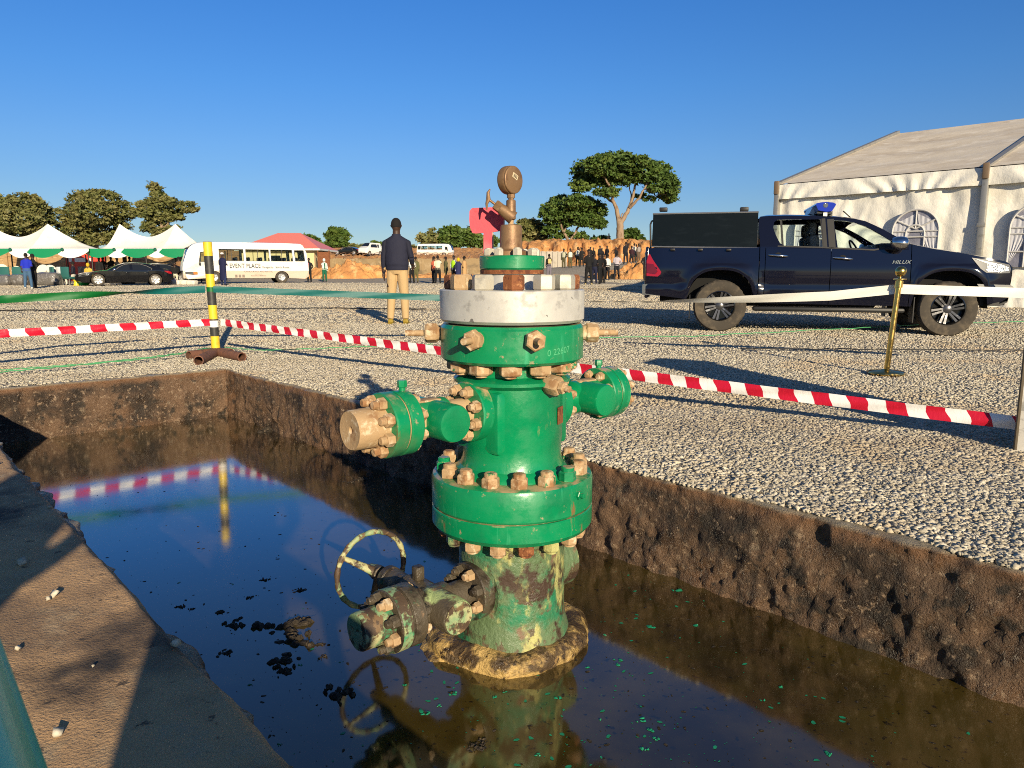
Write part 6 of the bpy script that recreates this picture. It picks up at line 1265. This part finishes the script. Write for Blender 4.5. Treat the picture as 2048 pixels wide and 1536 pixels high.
# ================================================================== goods by the tents
m_wrap = mat('grey plastic wrapped cloth', (.13, .12, .11), .28, coat=.5, var=[((.3, .29, .28), 4, .55, .66, 5)], bump=[(5, .9, .08), (16, .6, .02)])
m_tealch = mat('teal upholstery', (.02, .11, .1), .7); m_cream3 = mat('cream plastic', (.7, .66, .52), .45)
def lump(name, label, cat, px, D, sx, sy, sz_, m, seed, group=None, py=560):
    p = dp(px, py, D); p.z = tz(p.x, p.y); b = MB(); b.box((0, 0, sz_ / 2), (sx, sy, sz_), bev=min(sx, sy, sz_) * .3); bm = bmesh.new(); o = b.build(name, m, None, 70, world=False)
    bm.from_mesh(o.data); bmesh.ops.subdivide_edges(bm, edges=bm.edges[:], cuts=3, use_grid_fill=True); vv = np.array([tuple(v.co) for v in bm.verts]); d = fbm(vv * 2.2, seed, 4) * min(sx, sz_) * .35
    for v, q in zip(bm.verts, d): v.co *= 1 + q / max(.3, v.co.length); v.co.z = max(v.co.z, -.02)
    bm.to_mesh(o.data); bm.free(); o.data.polygons.foreach_set('use_smooth', [True] * len(o.data.polygons)); o.location = p; o.rotation_euler.z = rnd.uniform(-.2, .2); return tag(o, label, cat, group)
GS = 'bundles wrapped in grey plastic'
lump('wrapped_bundle', 'shiny grey wrapped bundle at the left frame edge', 'bundle', 12, 41, .85, .9, .62, m_wrap, 3, GS); lump('wrapped_bundle', 'shiny grey wrapped bundle left of the man in blue shirt', 'bundle', 42, 41.2, .85, .9, .62, m_wrap, 5, GS); lump('wrapped_bundle', 'large grey wrapped bundle right of the man in blue shirt', 'bundle', 97, 41.5, 1.4, .9, .72, m_wrap, 9, GS)
def chair(label, px, D, m, rz, w=.55, rnd_=False, group=None):
    p = on(px, D); r = thing('chair', label, 'chair', p, rz, group); b = MB(); b.box((0, 0, .44), (w, .52, .12), bev=.04); b.build('seat', m, r, 40, world=False)
    b = MB()
    if rnd_: b.lathe([(w * .3, -.03), (w * .52, -.02), (w * .54, 0), (w * .52, .03), (w * .3, .045), (.001, .05)], (0, .25, .78), (0, 1, 0), 20)
    else: b.box((0, .25, .75), (w, .1, .6), bev=.04)
    b.build('backrest', m, r, 40, world=False)
    for sx in (-1, 1):
        for sy in (-1, 1): MB().cyl((sx * w * .42, sy * .22, 0), (sx * w * .42, sy * .22, .42), .022, seg=8).build('leg', m_alum, r, 40, world=False)
GT2 = 'teal chairs by the tents'; GW = 'round backed cream chairs by the tents'
chair('teal chair behind the bundle left of the man in blue', 18, 42.5, m_tealch, 3.0, .6, group=GT2); chair('teal chair directly behind the man in blue shirt', 44, 42.5, m_tealch, 3.1, .7, group=GT2); chair('dark teal chair behind the large grey bundle', 115, 42.5, m_tealch, 2.4, .6, group=GT2); chair('teal chair beside the seated man in dark shirt', 139, 41.8, m_tealch, 2.8, .6, group=GT2)
chair('cream round backed chair at the left frame edge', 0, 42.2, m_cream3, 0, .8, True, GW); chair('cream round backed chair, left one above the large grey bundle', 83, 42.4, m_cream3, 0, .75, True, GW); chair('cream round backed chair, right one above the large grey bundle', 97, 42.4, m_cream3, 0, .72, True, GW); chair('cream round backed chair low between the teal chairs', 30, 43.5, m_cream3, 0, .6, True, GW); chair('white chair between two teal chairs near the black saloon', 129, 42.4, m_white, 2.6, .5)
m_yp = mat('yellow plastic', (.75, .55, .02), .4); m_gp = mat('green plastic', (.01, .36, .07), .4)
p = on(153, 40.8); tag(MB().lathe([(.2, 0), (.22, .02), (.16, .05), (.12, .25), (.17, .30), (.19, .34), (.16, .35), (.001, .34)], p, (0, 0, 1), 20).build('stool', m_yp), 'yellow plastic stool before the seated man', 'stool')
p = on(167, 40.7); tag(MB().lathe([(.2, 0), (.3, .16), (.34, .18), (.33, .2), (.27, .17), (.2, .04), (.001, .03)], p, (0, 0, 1), 24).build('basin', m_gp), 'bright green plastic basin near the saloon front wheel', 'basin')
m_sack = mat('pink and white woven sack', (.6, .42, .36), .8, var=[((.66, .62, .56), 3, .45, .6), ((.5, .2, .16), 5, .58, .7)], bump=[(8, .5, .03)]); m_bag = mat('white bag', (.66, .62, .52), .8, var=[((.4, .42, .3), 4, .55, .65)], bump=[(8, .6, .04)])
for k, (px, D, h_, lab) in enumerate(((343, 43.5, .4, 'pink woven sack just behind the black saloon boot'), (352, 43.2, .28, 'flat pink woven sack left of the seated man in white trousers'), (336, 44.2, .55, 'pink woven sack standing behind the black saloon'))): lump('sack', lab, 'sack', px, D, .6, .5, h_, m_sack, 30 + k, 'woven sacks behind the saloon')
for k, (px, D, h_, lab) in enumerate(((372, 43.2, .28, 'white bag lying under the front corner of the minibus'), (384, 43, .26, 'white bag lying before the minibus front wheel'), (362, 43.3, .3, 'white bag at the feet of the man in white trousers'))): lump('bag', lab, 'bag', px, D, .55, .45, h_, m_bag, 40 + k, 'white bags before the minibus')

# ================================================================== more people
V2 = .032
down = None; fwd = lambda s: ((s * .125, .0, .64), (s * .09, -.12, .62)); hip_ = lambda s: ((s * .165, .03, .65), (s * .105, .02, .56)); up_ = lambda s: ((s * .13, -.09, .72), (s * .06, -.1, .86))
def P2(px, D, label, rz=BK, **k):
    q = rnd.random()
    if k.get('pose') != 'sit':
        if 'armL' not in k and q < .5: k['armL'] = (fwd(-1), hip_(-1), up_(-1))[int(q * 6) % 3]
        if 'armR' not in k and q > .6: k['armR'] = (fwd(1), hip_(1))[int(q * 20) % 2]
        k.setdefault('spread', rnd.choice((0, .01, .025, .035))); k.setdefault('stride', rnd.choice((0, 0, .03, -.04)))
    return person(label, on(px, D), rz, voxel=V2, smooth_it=3, **k)
P2(56, 36.5, 'man in bright blue polo shirt and faded jeans with back turned', BK + .3, h=1.76, top='#1226a8', legs='#3c5a78', shoe='#c8c8c0', sleeve='short', armL=fwd(-1))
P2(69, 37.2, 'man in black clothes standing right beside the blue polo shirt', BK - .5, h=1.74, top='#0c0c0e', legs='#0e0c0c', armR=hip_(1))
P2(148, 42, 'man in dark shirt and white trousers seated near the teal chair', -1.2, h=1.74, pose='sit', top='#1a1a28', legs='#c4beb2', armL=fwd(-1), armR=fwd(1))
P2(178, 45, 'person in yellow head scarf seated behind the saloon bonnet', .2, h=1.65, pose='sit', top='#c0a040', legs='#5a3a20', hair='hood', capc='#c8a020')
for k, (px, lab) in enumerate(((201, 'dark clothed man standing left of the pale tent pole'), (209, 'dark clothed man standing right of the pale tent pole'), (225, 'dark clothed man behind the saloon windscreen'), (237, 'dark clothed man second behind the saloon windscreen'), (252, 'dark clothed man behind the saloon roof front'), (262, 'dark clothed man behind the saloon roof middle'))):
    P2(px, 51 + (k % 3) * .6, lab, BK + rnd.uniform(-.6, .6), h=1.70 + .03 * (k % 3), top='#0c0c10', legs='#101014', hair='hair', group='dark clothed men under the right tent')
P2(351, 46, 'man in black shirt and white trousers seated beside the minibus nose', .4, h=1.76, pose='sit', top='#0a0a0a', legs='#c8c0a8', armL=fwd(-1), armR=fwd(1))
P2(360, 47, 'person in patterned shirt standing beside the minibus nose', BK, h=1.7, top='#7a5a3a', legs='#8a8470')
P2(197, 76, 'dark clothed man on the shed side above the mud wall', BK, h=1.7, top='#101012', legs='#101012').location.z += 2.0
P2(447, 39.6, 'man in long navy robe and white skullcap facing the minibus', BK - .35, h=1.76, top='#14183a', legs='#1a2850', robe='#10153a', hair='kufi', capc='#c8c4c0', armL=fwd(-1))
P2(619, 53, 'man in open black jacket over pink shirt with hands in pockets', FC - .2, h=1.74, top='#101012', legs='#0c0c0e', jacket='#101012', shirt='#c87880', armL=hip_(-1), armR=hip_(1))
P2(649.5, 56, 'person in white hooded coat over a green tracksuit', FC + .5, h=1.74, top='#d0d0cc', legs='#0c5a40', vest='#d0d4cc', shirt='#0c5a40', hair='hood', capc='#d4d4d0')
P2(824, 47, 'person in white top and black trousers half hidden by the navy jacket', BK + .8, h=1.72, top='#c8c8c4', legs='#0c0c0e', sleeve='short', armR=fwd(1))
P2(832, 49, 'person in camouflage right of the man in navy jacket', BK + .4, h=1.72, top='#5a5836', legs='#565434', shoe='#302010', armR=fwd(1))
P2(868, 48, 'person in salmon shirt partly behind the checked shirt', BK + 1.0, h=1.74, top='#a85038', legs='#141416', armL=up_(-1))
P2(876, 46, 'man in checked cream shirt and black trousers with back turned', BK, h=1.76, top='#cfc6ac', legs='#0c0c0e', sleeve='short', armL=up_(-1), armR=fwd(1))
P2(892, 49, 'soldier in olive uniform stepping right of the checked shirt', BK - 1.0, h=1.72, top='#5c5a38', legs='#545232', stride=.09, armR=fwd(1))
P2(908, 47.5, 'man in white shirt with lime safety vest and dark cap', BK - .6, h=1.78, top='#c8ccd0', legs='#101014', vest='#9ac81c', hair='cap', capc='#15151c', armL=fwd(-1))
P2(917, 47, 'woman in navy top and yellow headscarf beside the lime vest', BK + .2, h=1.62, top='#1c2040', legs='#b8b8c8', robe='#20244c', hair='hood', capc='#d0a810', belt='#d0d0d0')
P2(929, 47.5, 'person in long tan robe left of the green top flange', BK + 1.1, h=1.74, top='#a8845a', legs='#a8845a', robe='#b08c60')
P2(1098, 53, 'man with cream backpack right of the green top flange', BK + .1, h=1.74, top='#101014', legs='#6a6470', pack='#c0a870')
soldiers = [(1127, 66, '#4a4a30', '#a8a890', 'soldier in camouflage with pale vest, left of three by the wall', -.4), (1140, 65.5, '#545036', '#c8c4b4', 'soldier in camouflage with white front, middle of three by the wall', .2), (1155, 68, '#4c4a32', '#c4c2b4', 'broad man in white vest, right of three by the wall', .1)]
for (px, D, c, v, lab, rz) in soldiers: P2(px, D, lab, FC + rz, h=1.78, top=c, legs='#4c482e', vest=v, hair='cap', capc='#26261a', armR=hip_(1))
P2(1163, 67, 'dark clothed man close right of the broad man in white vest', BK, h=1.74, top='#101010', legs='#121212')
P2(1177, 38.6, 'officer in black with pale boots, hands before him, back turned', BK + .15, h=1.84, top='#08080a', legs='#08080a', shoe='#b0a070', hair='cap', capc='#08080a', armL=fwd(-1), armR=fwd(1), group='officers in black beside the wellhead', belt='#141414')
P2(1199, 41.5, 'officer in black with white shoulder badge standing side on', BK + .9, h=1.76, top='#08080a', legs='#08080a', hair='cap', capc='#08080a', sleeve='short', armL=hip_(-1), group='officers in black beside the wellhead', belt='#161616')
P2(1188, 43.5, 'officer in dark navy between the two officers in black', BK - .4, h=1.76, top='#0a0c18', legs='#0c1230', hair='cap', capc='#0a0a10', group='officers in black beside the wellhead')
P2(1206, 44, 'officer in black behind the side on officer', BK - .9, h=1.78, top='#0a0a0c', legs='#0a0a0c', hair='cap', capc='#0a0a0c', group='officers in black beside the wellhead')
P2(1214.5, 51, 'man in white shirt and black trousers beside the officers', BK + .6, h=1.76, top='#cfcac2', legs='#121216', armR=fwd(1))
P2(1233, 49, 'man in pale lilac shirt and navy trousers with back turned', BK, h=1.78, top='#a8a0a8', legs='#12141e', armR=fwd(1))
crowd = [(1180, 72, 'dark clothed man far left in the crowd below the bank'), (1186, 78, 'dark clothed man second in the crowd below the bank'), (1199, 72, 'dark clothed man under the left side of the tall tree'), (1203, 80, 'dark clothed man in pale cap left of the tall tree'), (1213, 76, 'armed man in dark green left of the tree trunk'), (1231, 80, 'small dark figure directly below the tree trunk')]
for k, (px, D, lab) in enumerate(crowd): P2(px, D, lab, BK + rnd.uniform(-1, 1), h=1.76, top=rnd.choice(('#0e0e12', '#14141a', '#1c2418')), legs='#121214', hair='cap', capc=rnd.choice(('#14141a', '#50504a')), armR=fwd(1) if k % 2 else None, group='dark clothed crowd below the orange bank')
P2(1250.5, 62, 'big man in dark suit standing below the tall tree', BK + .2, h=1.84, top='#0c0e18', legs='#0c0e18')
P2(1262, 66, 'man in maroon and black right of the dark suit', BK - .3, h=1.74, top='#30141c', legs='#101014')
P2(1267, 70, 'man in white shirt and green trousers near the taillight', BK + .4, h=1.76, top='#c8b8a8', legs='#28342a')
P2(1271, 72, 'person in red shirt near the taillight', BK - .3, h=1.7, top='#b03038', legs='#20242c')
P2(1276, 69, 'man in brown trousers and pale vest near the taillight', FC + .4, h=1.78, top='#2a2420', legs='#5a4836', vest='#8a8078')
P2(1291, 46, 'dark clothed person half hidden by the pickup tail', BK, h=1.76, top='#101014', legs='#14141a')
P2(1118, 100, 'tiny dark figure on the bank under the round tree', BK, h=1.75, top='#141418', legs='#141418').location.z += 3.5
P2(1216, 97, 'tiny dark figure on the bank left of the tall trunk', BK, h=1.75, top='#18181c', legs='#18181c').location.z += 3.2
P2(688, 118, 'tiny white clothed figure on the slope right of the house', BK, h=1.75, top='#c8c4bc', legs='#c8c4bc', robe='#c8c4bc').location.z += 2.6

# ================================================================== green rail at the near side of the cellar
m_rail = mat('green rail paint', (.09, .55, .25), .4, coat=.2, var=[((.12, .6, .3), 5, .45, .7)])
ZR = .60; e0, e1 = gp(95, 1536, ZR), gp(6, 1292, ZR); dr = (e1 - e0).normalized(); nn_ = Vector((dr.y, -dr.x, 0)); rr = .055
rail = thing('guard_rail', 'blurred green painted guard rail at the lower left corner', 'guard rail', (e0.x, e0.y, 0))
b = MB(); q0, q1 = e0 - nn_ * rr - dr * 1.1, e0 - nn_ * rr + dr * 2.3; b.tube([q0, q1], rr, 20); b.build('top_rail', m_rail, rail, 40)
for t in (.05, ): pp = q0.lerp(q1, .98); MB().cyl((pp.x, pp.y, 0), (pp.x, pp.y, ZR), .03, seg=14).build('upright', m_rail, rail, 40)
pp = q0.lerp(q1, .03); MB().cyl((pp.x, pp.y, 0), (pp.x, pp.y, ZR), .03, seg=14).build('upright', m_rail, rail, 40)

# unseen figures added beyond the frame, posed to throw shadows on the apron
person('unseen photographer in a pale shirt added at the near cellar end to shade the apron', Vector((.14, -.9, 0)), BK, h=1.74, top='#8a8a90', legs='#2a2c38', voxel=.03, armL=hip_(-1), armR=up_(1))
person('unseen bystander in a brown shirt added beside the photographer to shade the apron', Vector((-.63, -.92, 0)), BK, h=1.74, top='#5a4030', legs='#22242c', voxel=.03, armL=hip_(-1), armR=hip_(1))
